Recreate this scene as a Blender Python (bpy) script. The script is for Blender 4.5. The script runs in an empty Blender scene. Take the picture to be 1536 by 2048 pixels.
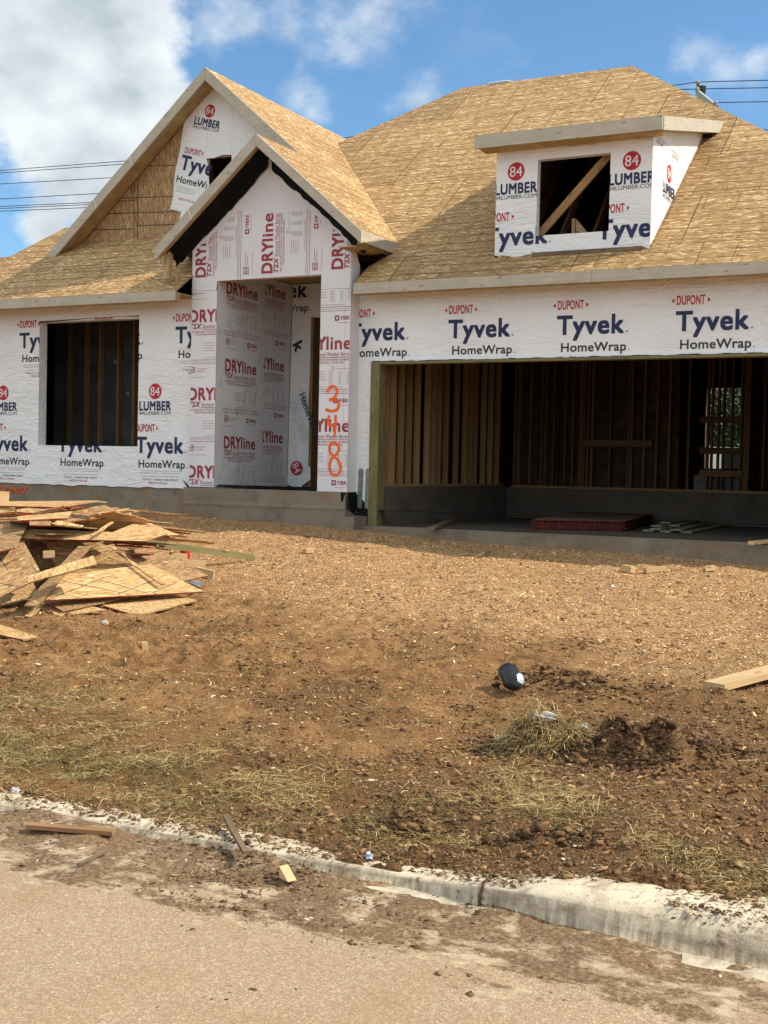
import bpy, bmesh, math, random
import numpy as np
from mathutils import Vector, Matrix

random.seed(7)
RNG = np.random.default_rng(7)
SC = bpy.context.scene
COL = SC.collection

# ------------------------------------------------------------------ camera
YAW, PITCH, ROLL, FPX = 0.46815, -0.03430, 0.02131, 2500.0      # pixels of the 1536 x 2048 photograph
CAMP = np.array([0.0, 0.0, 1.6])


def cam_axes():
    cy, sy, cp, sp = math.cos(YAW), math.sin(YAW), math.cos(PITCH), math.sin(PITCH)
    f = np.array([-sy * cp, cy * cp, sp])
    r0 = np.array([cy, sy, 0.0])
    u0 = np.cross(r0, f)
    c, s = math.cos(ROLL), math.sin(ROLL)
    return c * r0 + s * u0, -s * r0 + c * u0, f


AR, AU, AF = cam_axes()
cam = bpy.data.cameras.new('camera')
cam.sensor_fit = 'VERTICAL'
cam.sensor_height = 24.0
cam.lens = 24.0 * FPX / 2048.0
cam.clip_start = 0.05
cam.clip_end = 3000.0
camo = bpy.data.objects.new('camera', cam)
COL.objects.link(camo)
camo.matrix_world = Matrix(((AR[0], AU[0], -AF[0], CAMP[0]), (AR[1], AU[1], -AF[1], CAMP[1]),
                            (AR[2], AU[2], -AF[2], CAMP[2]), (0, 0, 0, 1)))
SC.camera = camo


def ray(px, py):
    return AR * ((px - 768) / FPX) + AU * (-(py - 1024) / FPX) + AF


# ------------------------------------------------------------------ light and sky
SUN_TRAVEL = Vector((-1.0, -0.33, -0.97)).normalized()
SUN_EL = math.asin(-SUN_TRAVEL.z)
SUN_ROT = math.atan2(-SUN_TRAVEL.x, -SUN_TRAVEL.y)
sun = bpy.data.lights.new('sun', 'SUN')
sun.energy = 4.3
sun.angle = math.radians(0.55)
sun.color = (1.0, 0.91, 0.76)
suno = bpy.data.objects.new('sun', sun)
COL.objects.link(suno)
suno.rotation_euler = SUN_TRAVEL.to_track_quat('-Z', 'Y').to_euler()
suno.location = (20, 10, 30)

SC.view_settings.view_transform = 'Standard'
SC.view_settings.look = 'None'
SC.view_settings.gamma = 1.0
SC.view_settings.exposure = 0.48
SKY_STRENGTH = 0.115
try:
    SC.cycles.max_bounces = 6
    SC.cycles.diffuse_bounces = 4
    SC.cycles.glossy_bounces = 2
    SC.cycles.transmission_bounces = 4
except Exception:
    pass

W = bpy.data.worlds.new('World')
SC.world = W
W.use_nodes = True
wt = W.node_tree
for n in list(wt.nodes):
    wt.nodes.remove(n)


def wn(t, **k):
    n = wt.nodes.new(t)
    for a, b in k.items():
        setattr(n, a, b)
    return n


def wmath(op, a, b=None, c=None, clamp=False):
    n = wn('ShaderNodeMath', operation=op, use_clamp=clamp)
    for i, v in enumerate((a, b, c)):
        if v is None:
            continue
        if isinstance(v, (int, float)):
            n.inputs[i].default_value = v
        else:
            wt.links.new(v, n.inputs[i])
    return n.outputs[0]


def build_sky():
    out = wn('ShaderNodeOutputWorld')
    bg = wn('ShaderNodeBackground')
    bg.inputs['Strength'].default_value = SKY_STRENGTH
    sky = wn('ShaderNodeTexSky', sky_type='NISHITA')
    sky.sun_disc = False
    sky.sun_elevation = SUN_EL
    sky.sun_rotation = SUN_ROT
    sky.altitude = 150
    sky.air_density = 1.0
    sky.dust_density = 0.6
    sky.ozone_density = 1.6
    tc = wn('ShaderNodeTexCoord')
    d = tc.outputs['Generated']
    nz = wn('ShaderNodeTexNoise')
    nz.inputs['Scale'].default_value = 9.0
    nz.inputs['Detail'].default_value = 9.0
    nz.inputs['Roughness'].default_value = 0.58
    mp = wn('ShaderNodeMapping')
    mp.inputs['Scale'].default_value = (1, 1, 1.5)
    wt.links.new(d, mp.inputs['Vector'])
    wt.links.new(mp.outputs[0], nz.inputs['Vector'])
    nz2 = wn('ShaderNodeTexNoise')
    nz2.inputs['Scale'].default_value = 26.0
    nz2.inputs['Detail'].default_value = 8.0
    nz2.inputs['Roughness'].default_value = 0.6
    wt.links.new(mp.outputs[0], nz2.inputs['Vector'])
    # cumulus puffs standing in fixed directions of the sky: (pixel direction, angular radius in px, weight)
    blobs = [(60, 90, 330, 1.0), (230, 60, 190, 1.0), (150, 250, 240, 1.0), (270, 200, 150, 0.95), (230, 330, 190, 0.9),
             (90, 455, 110, 0.8), (200, 430, 130, 0.8), (-250, 150, 400, 1.0), (-200, 420, 260, 0.9), (330, 270, 110, 0.75),
             (-100, -250, 500, 0.9), (1800, 60, 260, 0.8)]
    wisps = [(430, 60, 110, 0.5), (500, 45, 120, 0.62), (580, 40, 130, 0.66), (660, 35, 130, 0.66), (740, 20, 110, 0.6), (820, 10, 80, 0.4),
             (600, 195, 75, 0.62), (622, 225, 60, 0.6), (597, 135, 45, 0.42), (845, 200, 70, 0.62), (885, 220, 60, 0.52), (790, 215, 50, 0.4),
             (1370, 110, 110, 0.34), (1440, 140, 90, 0.30), (1515, 120, 60, 0.36)]

    def field(bl):
        fld = None
        for px, py, r, w in bl:
            c = ray(px, py)
            c = c / np.linalg.norm(c)
            sb = wn('ShaderNodeVectorMath', operation='DISTANCE')
            wt.links.new(d, sb.inputs[0])
            sb.inputs[1].default_value = tuple(c)
            v = wmath('MULTIPLY_ADD', sb.outputs['Value'], -w / (r / FPX), w, clamp=True)
            fld = v if fld is None else wmath('SMOOTH_MAX', fld, v, 0.12)
        return fld
    fld = field(blobs)
    wsp = field(wisps)
    # broken cloud added out of view over the dome, to fill the front's shade
    sx = wn('ShaderNodeSeparateXYZ')
    wt.links.new(d, sx.inputs[0])
    nz3 = wn('ShaderNodeTexNoise')
    nz3.inputs['Scale'].default_value = 3.0
    nz3.inputs['Detail'].default_value = 6.0
    wt.links.new(d, nz3.inputs['Vector'])
    fc = wn('ShaderNodeVectorMath', operation='DOT_PRODUCT')
    wt.links.new(d, fc.inputs[0])
    fc.inputs[1].default_value = tuple(AF)
    away = wmath('MULTIPLY_ADD', fc.outputs['Value'], -2.2, 1.5, clamp=True)
    rest = wmath('MULTIPLY', wmath('MULTIPLY_ADD', nz3.outputs['Fac'], 2.6, -0.65, clamp=True), away)
    fld = wmath('MAXIMUM', fld, rest)
    nn = wmath('ADD', wmath('MULTIPLY_ADD', nz.outputs['Fac'], 1.5, -0.75), wmath('MULTIPLY_ADD', nz2.outputs['Fac'], 0.6, -0.3))
    f2 = wmath('MULTIPLY_ADD', nn, 0.75, fld)
    al = wn('ShaderNodeMapRange', interpolation_type='SMOOTHSTEP')
    al.inputs['From Min'].default_value = 0.20
    al.inputs['From Max'].default_value = 0.50
    wt.links.new(f2, al.inputs['Value'])
    gate = wmath('MULTIPLY', al.outputs[0], wmath('MULTIPLY', fld, 6.0, clamp=True))
    wn2 = wmath('ADD', wmath('MULTIPLY_ADD', nz.outputs['Fac'], 2.4, -1.2), wmath('MULTIPLY_ADD', nz2.outputs['Fac'], 1.0, -0.5))
    al2 = wn('ShaderNodeMapRange', interpolation_type='SMOOTHSTEP')
    al2.inputs['From Min'].default_value = 0.08
    al2.inputs['From Max'].default_value = 0.85
    al2.inputs['To Max'].default_value = 0.72
    wt.links.new(wmath('MULTIPLY_ADD', wn2, 0.8, wsp), al2.inputs['Value'])
    gate = wmath('MAXIMUM', gate, wmath('MULTIPLY', al2.outputs[0], wmath('MULTIPLY', wsp, 4.0, clamp=True)))
    # cloud tone: bright rims, greyer bellies
    tone = wn('ShaderNodeValToRGB')
    tone.color_ramp.elements[0].position = 0.15
    tone.color_ramp.elements[0].color = (5.7, 6.1, 6.3, 1)
    tone.color_ramp.elements[1].position = 0.9
    tone.color_ramp.elements[1].color = (3.2, 3.7, 4.05, 1)
    nz4 = wn('ShaderNodeTexNoise')
    nz4.inputs['Scale'].default_value = 14.0
    nz4.inputs['Detail'].default_value = 7.0
    wt.links.new(mp.outputs[0], nz4.inputs['Vector'])
    tv = wmath('ADD', wmath('MULTIPLY', fld, 0.45), wmath('MULTIPLY_ADD', nz4.outputs['Fac'], 2.4, -1.05))
    wt.links.new(tv, tone.inputs['Fac'])
    tint = wn('ShaderNodeMixRGB', blend_type='MULTIPLY')
    tint.inputs['Fac'].default_value = 1.0
    tint.inputs['Color2'].default_value = (0.68, 0.93, 1.06, 1)
    wt.links.new(sky.outputs[0], tint.inputs['Color1'])
    lit = wn('ShaderNodeVectorMath', operation='SCALE')
    wt.links.new(tone.outputs[0], lit.inputs[0])
    wt.links.new(wmath('MULTIPLY_ADD', away, 0.55, 1.0), lit.inputs['Scale'])  # unseen clouds brightened as added fill light
    mx = wn('ShaderNodeMixRGB')
    wt.links.new(gate, mx.inputs['Fac'])
    wt.links.new(tint.outputs[0], mx.inputs['Color1'])
    wt.links.new(lit.outputs[0], mx.inputs['Color2'])
    wt.links.new(mx.outputs[0], bg.inputs['Color'])
    wt.links.new(bg.outputs[0], out.inputs['Surface'])


build_sky()


# ------------------------------------------------------------------ numpy noise and the terrain's height
def vnoise(x, y, seed=0):
    x = np.asarray(x, float)
    y = np.asarray(y, float)
    xi = np.floor(x).astype(np.int64)
    yi = np.floor(y).astype(np.int64)
    fx, fy = x - xi, y - yi
    fx = fx * fx * fx * (fx * (fx * 6 - 15) + 10)
    fy = fy * fy * fy * (fy * (fy * 6 - 15) + 10)

    def h(a, b):
        n = (a * 374761393 + b * 668265263 + seed * 974634731) & 0xFFFFFFFF
        n = ((n ^ (n >> 13)) * 1274126177) & 0xFFFFFFFF
        n = n ^ (n >> 16)
        return (n & 0xFFFF) / 32767.5 - 1.0
    return ((h(xi, yi) * (1 - fx) + h(xi + 1, yi) * fx) * (1 - fy) + (h(xi, yi + 1) * (1 - fx) + h(xi + 1, yi + 1) * fx) * fy)


def fbm(x, y, seed=0, octs=4, gain=0.5):
    s = 0.0
    a = 1.0
    for o in range(octs):
        s = s + a * vnoise(x * 2 ** o, y * 2 ** o, seed + o * 17)
        a *= gain
    return s


def sstep(a, b, x):
    t = np.clip((np.asarray(x, float) - a) / (b - a), 0, 1)
    return t * t * (3 - 2 * t)


def ground_smooth(x, y):
    x = np.asarray(x, float)
    y = np.asarray(y, float)
    t = np.clip((y - 4.45) / 10.05, 0, 1)
    zh = np.clip(0.60 + 0.036 * (-2.7 - x), 0.45, 1.0)
    zh = zh + 0.02 * np.sin(x * 1.3)
    z0 = 0.050 + 0.092 * sstep(-2.12, -1.15, x)
    return z0 + (zh - z0) * (t + 0.10 * np.sin(math.pi * t)) - 0.30 * np.maximum(4.40 - y, 0)


MOUNDS = []          # (x, y, radius_x, radius_y, height) of the thrown-up soil


def ground_h(x, y):
    x = np.asarray(x, float)
    y = np.asarray(y, float)
    z = ground_smooth(x, y)
    amp = (0.25 + 0.75 * sstep(4.36, 4.7, y)) * (1 - 0.9 * sstep(14.0, 14.55, y))
    rough = 0.45 + 0.55 * np.clip(fbm(x * 0.5 + 3, y * 0.5, 5, 2) + 0.5, 0, 1.3)
    near = 1 - 0.55 * sstep(8.0, 11.0, y)
    z = z + amp * (0.042 * fbm(x * 0.8, y * 0.8, 1, 3) + near * rough * (0.028 * fbm(x * 3.1, y * 3.1, 2, 3) + 0.024 * fbm(x * 9, y * 9, 3, 4, 0.62)))
    for mx, my, rx, ry, h in MOUNDS:
        d2 = ((x - mx) / rx) ** 2 + ((y - my) / ry) ** 2
        z = z + h * np.exp(-d2 * 1.4) * (1.1 + 0.9 * fbm(x * 9, y * 9, 9, 4, 0.65))
    return z


def on_ground(px, py, h=0.0, smooth=True):
    """point of the photograph's ray that lies h above the terrain"""
    r = ray(px, py)
    fn = ground_smooth if smooth else ground_h
    t = np.linspace(2.5, 22, 800)
    P = CAMP[None, :] + t[:, None] * r[None, :]
    f = P[:, 2] - fn(P[:, 0], P[:, 1]) - h
    i = int(np.argmax(f < 0))
    if f[i] >= 0:
        i = len(t) - 1
    a, b = t[max(i - 1, 0)], t[i]
    for _ in range(30):
        m = (a + b) / 2
        q = CAMP + m * r
        if q[2] - float(fn(q[0], q[1])) - h > 0:
            a = m
        else:
            b = m
    return CAMP + b * r


def hY(px, py, y):
    r = ray(px, py)
    return CAMP + r * ((y - CAMP[1]) / r[1])


def hX(px, py, x):
    r = ray(px, py)
    return CAMP + r * ((x - CAMP[0]) / r[0])


def hZ(px, py, z):
    r = ray(px, py)
    return CAMP + r * ((z - CAMP[2]) / r[2])


for px, py, rx, ry, h in ((1085, 1490, 0.26, 0.16, 0.075), (1240, 1490, 0.42, 0.24, 0.085), (1330, 1510, 0.26, 0.2, 0.05),
                          (1090, 1700, 0.16, 0.10, 0.05), (800, 1660, 0.20, 0.12, 0.04), (1400, 1400, 0.4, 0.25, 0.03),
                          (1140, 1370, 0.35, 0.2, 0.03), (560, 1530, 0.35, 0.2, 0.03), (870, 1720, 0.14, 0.07, 0.04), (745, 1758, 0.24, 0.10, 0.045), (1300, 1760, 0.2, 0.07, 0.02)):
    q = on_ground(px, py)
    MOUNDS.append((q[0], q[1], rx, ry, h))


# ------------------------------------------------------------------ materials
def new_mat(name):
    m = bpy.data.materials.new(name)
    m.use_nodes = True
    t = m.node_tree
    b = t.nodes['Principled BSDF']
    b.inputs['Roughness'].default_value = 0.85
    b.inputs['Specular IOR Level'].default_value = 0.25
    return m, t, b


class NT:
    def __init__(s, t):
        s.t = t

    def n(s, typ, **k):
        n = s.t.nodes.new(typ)
        for a, b in k.items():
            setattr(n, a, b)
        return n

    def l(s, a, b):
        s.t.links.new(a, b)

    def math(s, op, a, b=None, c=None, clamp=False):
        n = s.n('ShaderNodeMath', operation=op, use_clamp=clamp)
        for i, v in enumerate((a, b, c)):
            if v is None:
                continue
            if isinstance(v, (int, float)):
                n.inputs[i].default_value = v
            else:
                s.l(v, n.inputs[i])
        return n.outputs[0]

    def mix(s, f, a, b, blend='MIX'):
        n = s.n('ShaderNodeMixRGB', blend_type=blend)
        for i, v in (('Fac', f), ('Color1', a), ('Color2', b)):
            if isinstance(v, (int, float)):
                n.inputs[i].default_value = v
            elif isinstance(v, tuple):
                n.inputs[i].default_value = (*v, 1)
            else:
                s.l(v, n.inputs[i])
        return n.outputs[0]

    def noise(s, vec, scale, detail=4, rough=0.55, dist=0.0, dim='3D'):
        n = s.n('ShaderNodeTexNoise', noise_dimensions=dim)
        n.inputs['Scale'].default_value = scale
        n.inputs['Detail'].default_value = detail
        n.inputs['Roughness'].default_value = rough
        n.inputs['Distortion'].default_value = dist
        if vec is not None:
            s.l(vec, n.inputs['Vector'])
        return n.outputs['Fac']

    def mapping(s, vec, scale=(1, 1, 1), rot=(0, 0, 0), loc=(0, 0, 0)):
        n = s.n('ShaderNodeMapping')
        n.inputs['Scale'].default_value = scale
        n.inputs['Rotation'].default_value = rot
        n.inputs['Location'].default_value = loc
        s.l(vec, n.inputs['Vector'])
        return n.outputs[0]

    def ramp(s, f, stops):
        n = s.n('ShaderNodeValToRGB')
        e = n.color_ramp.elements
        while len(e) < len(stops):
            e.new(0.5)
        for i, (p, c) in enumerate(stops):
            e[i].position = p
            e[i].color = (*c, 1)
        s.l(f, n.inputs['Fac'])
        return n.outputs['Color']

    def rng(s, v, a, b, c=0.0, d=1.0):
        n = s.n('ShaderNodeMapRange')
        for k, x in (('From Min', a), ('From Max', b), ('To Min', c), ('To Max', d)):
            n.inputs[k].default_value = x
        s.l(v, n.inputs['Value'])
        return n.outputs[0]

    def bump(s, h, strength, dist, b, prev=None):
        n = s.n('ShaderNodeBump')
        n.inputs['Strength'].default_value = strength
        n.inputs['Distance'].default_value = dist
        s.l(h, n.inputs['Height'])
        if prev is not None:
            s.l(prev, n.inputs['Normal'])
        if b is not None:
            s.l(n.outputs[0], b.inputs['Normal'])
        return n.outputs[0]

    def uv(s):
        return s.n('ShaderNodeTexCoord').outputs['UV']

    def obj(s):
        return s.n('ShaderNodeTexCoord').outputs['Object']

    def gen(s):
        return s.n('ShaderNodeTexCoord').outputs['Generated']

    def geopos(s):
        return s.n('ShaderNodeNewGeometry').outputs['Position']

    def rnd(s):
        return s.n('ShaderNodeObjectInfo').outputs['Random']

    def island(s):
        return s.n('ShaderNodeNewGeometry').outputs['Random Per Island']


def flat_mat(name, c, rough=0.8, metal=0.0, spec=0.25, var=0.12, scale=12.0):
    m, t, b = new_mat(name)
    q = NT(t)
    f = q.noise(q.obj(), scale, 5)
    d = tuple(max(0.0, x * (1 - var * 2)) for x in c)
    u = tuple(min(1.0, x * (1 + var)) for x in c)
    q.l(q.ramp(f, [(0.3, d), (0.7, u)]), b.inputs['Base Color'])
    b.inputs['Roughness'].default_value = rough
    b.inputs['Metallic'].default_value = metal
    b.inputs['Specular IOR Level'].default_value = spec
    return m


def osb_mat(name, lo, mid, hi, fleck, lines=0.0, seam=0.0, cross=0.0, rot=0.0, obj_random=False, k=0.6):
    """oriented strand board: three layers of long wood strands, printed guide lines and panel joints, in metres of UV"""
    m, t, b = new_mat(name)
    q = NT(t)
    uv = q.uv()
    wob = q.n('ShaderNodeTexNoise')
    wob.inputs['Scale'].default_value = 5.0
    wob.inputs['Detail'].default_value = 2.0
    q.l(uv, wob.inputs['Vector'])
    wv = q.n('ShaderNodeVectorMath', operation='MULTIPLY_ADD')
    q.l(wob.outputs['Color'], wv.inputs[0])
    wv.inputs[1].default_value = (0.03, 0.03, 0)
    q.l(uv, wv.inputs[2])
    base = wv.outputs[0]
    vals = []
    for ang, L, Wd, off in ((rot + 0.10, 0.17, 0.022, 0.0), (rot - 0.30, 0.15, 0.018, 3.3), (rot + 0.42, 0.14, 0.017, 7.7), (rot - 0.04, 0.20, 0.014, 11.1)):
        mp = q.mapping(base, (1 / L, 1 / Wd, 1), (0, 0, 0), (off, off * 1.7, 0)) if False else None
        rt = q.mapping(base, (1, 1, 1), (0, 0, ang), (off, off * 1.7, 0))
        mp = q.mapping(rt, (1 / (L * k), 1 / (Wd * k * 1.25), 1))
        v = q.n('ShaderNodeTexVoronoi', voronoi_dimensions='2D')
        v.inputs['Scale'].default_value = 1.0
        q.l(mp, v.inputs['Vector'])
        sp = q.n('ShaderNodeSeparateColor')
        q.l(v.outputs['Color'], sp.inputs[0])
        vals.append((sp.outputs[0], sp.outputs[1], v.outputs['Distance']))
    pick1 = q.math('GREATER_THAN', vals[0][1], 0.55)
    pick2 = q.math('GREATER_THAN', vals[1][1], 0.62)
    pick3 = q.math('GREATER_THAN', vals[2][1], 0.78)
    f = q.mix(pick1, vals[3][0], vals[0][0])
    f = q.mix(pick2, f, vals[1][0])
    f = q.mix(pick3, f, vals[2][0])
    col = q.ramp(f, [(0.0, lo), (0.35, mid), (0.72, hi), (0.86, hi), (0.97, fleck)])
    big = q.noise(uv, 0.9, 4, 0.6)
    col = q.mix(q.rng(big, 0.35, 0.7, 0.0, 0.35), col, q.mix(0.5, col, lo))
    if obj_random:
        col = q.mix(q.rng(q.rnd(), 0, 1, 0, 0.30), col, (lo[0] * 1.2, lo[1] * 1.1, lo[2] * 1.05))
    sx = q.n('ShaderNodeSeparateXYZ')
    q.l(uv, sx.inputs[0])
    if lines > 0:
        jit = q.noise(uv, 1.3, 3)
        yy = q.math('ADD', sx.outputs[1], q.math('MULTIPLY_ADD', jit, 0.05, -0.025))
        fr = q.math('ABSOLUTE', q.math('SUBTRACT', q.math('FRACT', q.math('DIVIDE', yy, 0.2032)), 0.5))
        ln = q.math('LESS_THAN', fr, 0.055)
        brk = q.math('GREATER_THAN', q.noise(q.mapping(uv, (0.5, 4.0, 1)), 1.6, 2), 0.40)
        col = q.mix(q.math('MULTIPLY', q.math('MULTIPLY', ln, brk), lines), col, (lo[0] * 0.35, lo[1] * 0.3, lo[2] * 0.28))
    if seam > 0:
        br = q.n('ShaderNodeTexBrick', offset=0.5)
        br.inputs['Scale'].default_value = 1.0
        br.inputs['Brick Width'].default_value = 2.44
        br.inputs['Row Height'].default_value = 1.219
        br.inputs['Mortar Size'].default_value = 0.006
        br.inputs['Mortar Smooth'].default_value = 0.0
        q.l(uv, br.inputs['Vector'])
        br.inputs['Color1'].default_value = (0.80, 0.78, 0.76, 1)
        br.inputs['Color2'].default_value = (1.12, 1.12, 1.10, 1)
        br.inputs['Mortar'].default_value = (1, 1, 1, 1)
        col = q.mix(0.8, col, br.outputs['Color'], 'MULTIPLY')
        col = q.mix(q.math('MULTIPLY', br.outputs['Fac'], seam), col, (0.03, 0.02, 0.012))
    if cross > 0:
        br = q.n('ShaderNodeTexBrick', offset=0.5)
        br.inputs['Scale'].default_value = 1.0
        br.inputs['Brick Width'].default_value = 0.4064
        br.inputs['Row Height'].default_value = 1.219
        br.inputs['Mortar Size'].default_value = 0.005
        br.inputs['Mortar Smooth'].default_value = 0.0
        q.l(q.mapping(uv, (1, 1, 1), (0, 0, 0), (0.13, 0.0, 0)), br.inputs['Vector'])
        brk = q.math('GREATER_THAN', q.noise(q.mapping(uv, (1.0, 1.3, 1)), 1.1, 2), 0.50)
        fr2 = q.math('ABSOLUTE', q.math('SUBTRACT', q.math('FRACT', q.math('DIVIDE', sx.outputs[1], 1.219)), 0.5))
        brk = q.math('MULTIPLY', brk, q.math('LESS_THAN', fr2, 0.47))
        col = q.mix(q.math('MULTIPLY', q.math('MULTIPLY', br.outputs['Fac'], brk), cross), col, (0.05, 0.033, 0.02))
    q.l(col, b.inputs['Base Color'])
    q.bump(q.math('ADD', f if False else vals[0][0], vals[1][2]), 0.2, 0.004, b)
    b.inputs['Roughness'].default_value = 0.75
    b.inputs['Specular IOR Level'].default_value = 0.2
    return m


def lumber_mat(name, lo, hi, dark=0.5, rough=0.8):
    m, t, b = new_mat(name)
    q = NT(t)
    uv = q.uv()
    g = q.noise(q.mapping(uv, (1.6, 42, 1)), 1.0, 5, 0.6, 0.6)
    off = q.n('ShaderNodeVectorMath', operation='ADD')
    q.l(uv, off.inputs[0])
    cb = q.n('ShaderNodeCombineXYZ')
    q.l(q.math('MULTIPLY', q.rnd(), 37.0), cb.inputs[0])
    q.l(cb.outputs[0], off.inputs[1])
    col = q.ramp(g, [(0.3, lo), (0.7, hi)])
    blot = q.noise(off.outputs[0], 2.3, 4)
    col = q.mix(q.rng(blot, 0.4, 0.75, 0, 0.5), col, tuple(x * 0.7 for x in lo))
    kn = q.n('ShaderNodeTexVoronoi', voronoi_dimensions='2D')
    kn.inputs['Scale'].default_value = 1.0
    q.l(q.mapping(off.outputs[0], (2.1, 9, 1)), kn.inputs['Vector'])
    col = q.mix(q.rng(kn.outputs['Distance'], 0.05, 0.11, 0.75, 0.0), col, (0.07, 0.03, 0.015))
    col = q.mix(q.math('MULTIPLY', q.rnd(), dark), col, tuple(x * 0.45 for x in lo))
    q.l(col, b.inputs['Base Color'])
    q.bump(g, 0.15, 0.003, b)
    b.inputs['Roughness'].default_value = rough
    return m


def wrap_mat(name, c, rough=0.55, wr=0.35, stain=0.0):
    """spun house wrap: fine crumple and long drag creases"""
    m, t, b = new_mat(name)
    q = NT(t)
    p = q.geopos()
    a = q.noise(q.mapping(p, (1.0, 1.0, 0.8)), 2.6, 4, 0.5, 1.4)
    cr = q.noise(q.mapping(p, (1.2, 1.2, 4.0), (0, 0.6, 0)), 1.5, 3, 0.5, 2.2)
    ridge = q.math('SUBTRACT', 1.0, q.math('MULTIPLY', q.math('ABSOLUTE', q.math('SUBTRACT', cr, 0.5)), 9.0), clamp=True)
    fine = q.noise(p, 22, 4, 0.6)
    h = q.math('ADD', q.math('ADD', a, q.math('MULTIPLY', ridge, 0.30)), q.math('MULTIPLY', fine, 0.10))
    bl = q.noise(p, 1.4, 4)
    col = q.ramp(bl, [(0.3, tuple(x * 0.93 for x in c)), (0.7, c)])
    col = q.mix(q.math('MULTIPLY', q.math('GREATER_THAN', q.noise(p, 60, 2), 0.735), 0.5), col, tuple(x * 0.55 for x in c))
    if stain > 0:
        s = q.noise(q.mapping(p, (1.5, 1.5, 1.0)), 2.4, 6, 0.65)
        s2 = q.noise(p, 9, 6, 0.7)
        sf = q.math('MULTIPLY', q.rng(s, 0.52, 0.68, 0, 1), q.rng(s2, 0.45, 0.62, 0, stain))
        col = q.mix(sf, col, (0.20, 0.13, 0.075))
    q.l(col, b.inputs['Base Color'])
    h = q.math('MULTIPLY', h, q.rng(q.noise(p, 0.9, 2), 0.40, 0.62, 0.25, 1.0))
    q.bump(h, wr, 0.06, b)
    b.inputs['Roughness'].default_value = rough
    b.inputs['Specular IOR Level'].default_value = 0.3
    return m


def concrete_mat(name, c, stain=(0.28, 0.14, 0.06), amount=0.4, scale=1.0):
    m, t, b = new_mat(name)
    q = NT(t)
    p = q.geopos()
    a = q.noise(p, 3.2 * scale, 6, 0.6)
    f = q.noise(p, 40 * scale, 4, 0.6)
    col = q.ramp(q.math('MULTIPLY_ADD', f, 0.35, q.math('MULTIPLY', a, 0.65)), [(0.3, tuple(x * 0.55 for x in c)), (0.5, c), (0.72, tuple(min(1, x * 1.25) for x in c))])
    s = q.noise(q.mapping(p, (1, 1, 2.2)), 1.7 * scale, 5, 0.65, 0.5)
    col = q.mix(q.rng(s, 0.5, 0.72, 0, amount), col, stain)
    q.l(col, b.inputs['Base Color'])
    q.bump(q.math('ADD', a, q.math('MULTIPLY', f, 0.3)), 0.4, 0.012, b)
    b.inputs['Roughness'].default_value = 0.9
    return m


MT = {}
MT['osb_roof'] = osb_mat('osb_roof', (0.19, 0.108, 0.042), (0.315, 0.19, 0.080), (0.41, 0.262, 0.118), (0.74, 0.57, 0.33), 0.62, 0.95, 0.85)
MT['osb_wall'] = osb_mat('osb_wall', (0.20, 0.115, 0.05), (0.30, 0.185, 0.085), (0.42, 0.275, 0.14), (0.55, 0.40, 0.24), rot=1.45)
MT['osb_scrap'] = osb_mat('osb_scrap', (0.26, 0.14, 0.055), (0.43, 0.265, 0.115), (0.54, 0.355, 0.165), (0.76, 0.56, 0.31), 0.0, 0.0, 0.0, obj_random=True, k=0.45)
MT['osb_dull'] = osb_mat('osb_dull', (0.15, 0.08, 0.035), (0.27, 0.16, 0.072), (0.36, 0.225, 0.105), (0.52, 0.37, 0.20), obj_random=True, k=0.45)
MT['red_edge'] = flat_mat('red_edge', (0.28, 0.045, 0.02), 0.7, var=0.35, scale=30)
MT['dark_red'] = flat_mat('dark_red', (0.16, 0.018, 0.014), 0.5, var=0.5, scale=25)
MT['raw_edge'] = flat_mat('raw_edge', (0.30, 0.18, 0.08), 0.85, var=0.3, scale=40)
MT['pine'] = lumber_mat('pine', (0.44, 0.29, 0.14), (0.60, 0.43, 0.23), 0.35)
MT['stud'] = lumber_mat('stud', (0.28, 0.16, 0.07), (0.43, 0.27, 0.125), 0.7)
MT['treated'] = lumber_mat('treated', (0.135, 0.118, 0.05), (0.22, 0.19, 0.085), 0.1)
MT['stud_shaded'] = lumber_mat('stud_shaded', (0.12, 0.066, 0.03), (0.20, 0.118, 0.056), 0.75)  # stud wood darkened: shade of the deeper rows put into its colour
MT['board_brown'] = lumber_mat('board_brown', (0.22, 0.115, 0.05), (0.36, 0.20, 0.095), 0.1)
MT['weathered'] = lumber_mat('weathered', (0.13, 0.085, 0.05), (0.26, 0.18, 0.11), 0.3)
MT['trim'] = flat_mat('trim', (0.43, 0.385, 0.305), 0.6, var=0.06, scale=5)


def board_grain(m):
    t = m.node_tree
    q = NT(t)
    b = t.nodes['Principled BSDF']
    src = b.inputs['Base Color'].links[0].from_socket
    g = q.noise(q.mapping(q.uv(), (1.1, 34, 1)), 1.0, 5, 0.6, 0.4)
    col = q.mix(q.rng(g, 0.42, 0.68, 0, 0.35), src, (0.28, 0.235, 0.165))
    st = q.noise(q.mapping(q.uv(), (3.0, 7.0, 1)), 1.0, 5, 0.7)
    col = q.mix(q.rng(st, 0.60, 0.72, 0, 0.55), col, (0.21, 0.16, 0.105))
    kn = q.n('ShaderNodeTexVoronoi', voronoi_dimensions='2D')
    kn.inputs['Scale'].default_value = 1.0
    q.l(q.mapping(q.uv(), (1.7, 6.0, 1)), kn.inputs['Vector'])
    col = q.mix(q.rng(kn.outputs['Distance'], 0.03, 0.07, 0.6, 0.0), col, (0.12, 0.075, 0.04))
    q.l(col, b.inputs['Base Color'])


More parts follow.
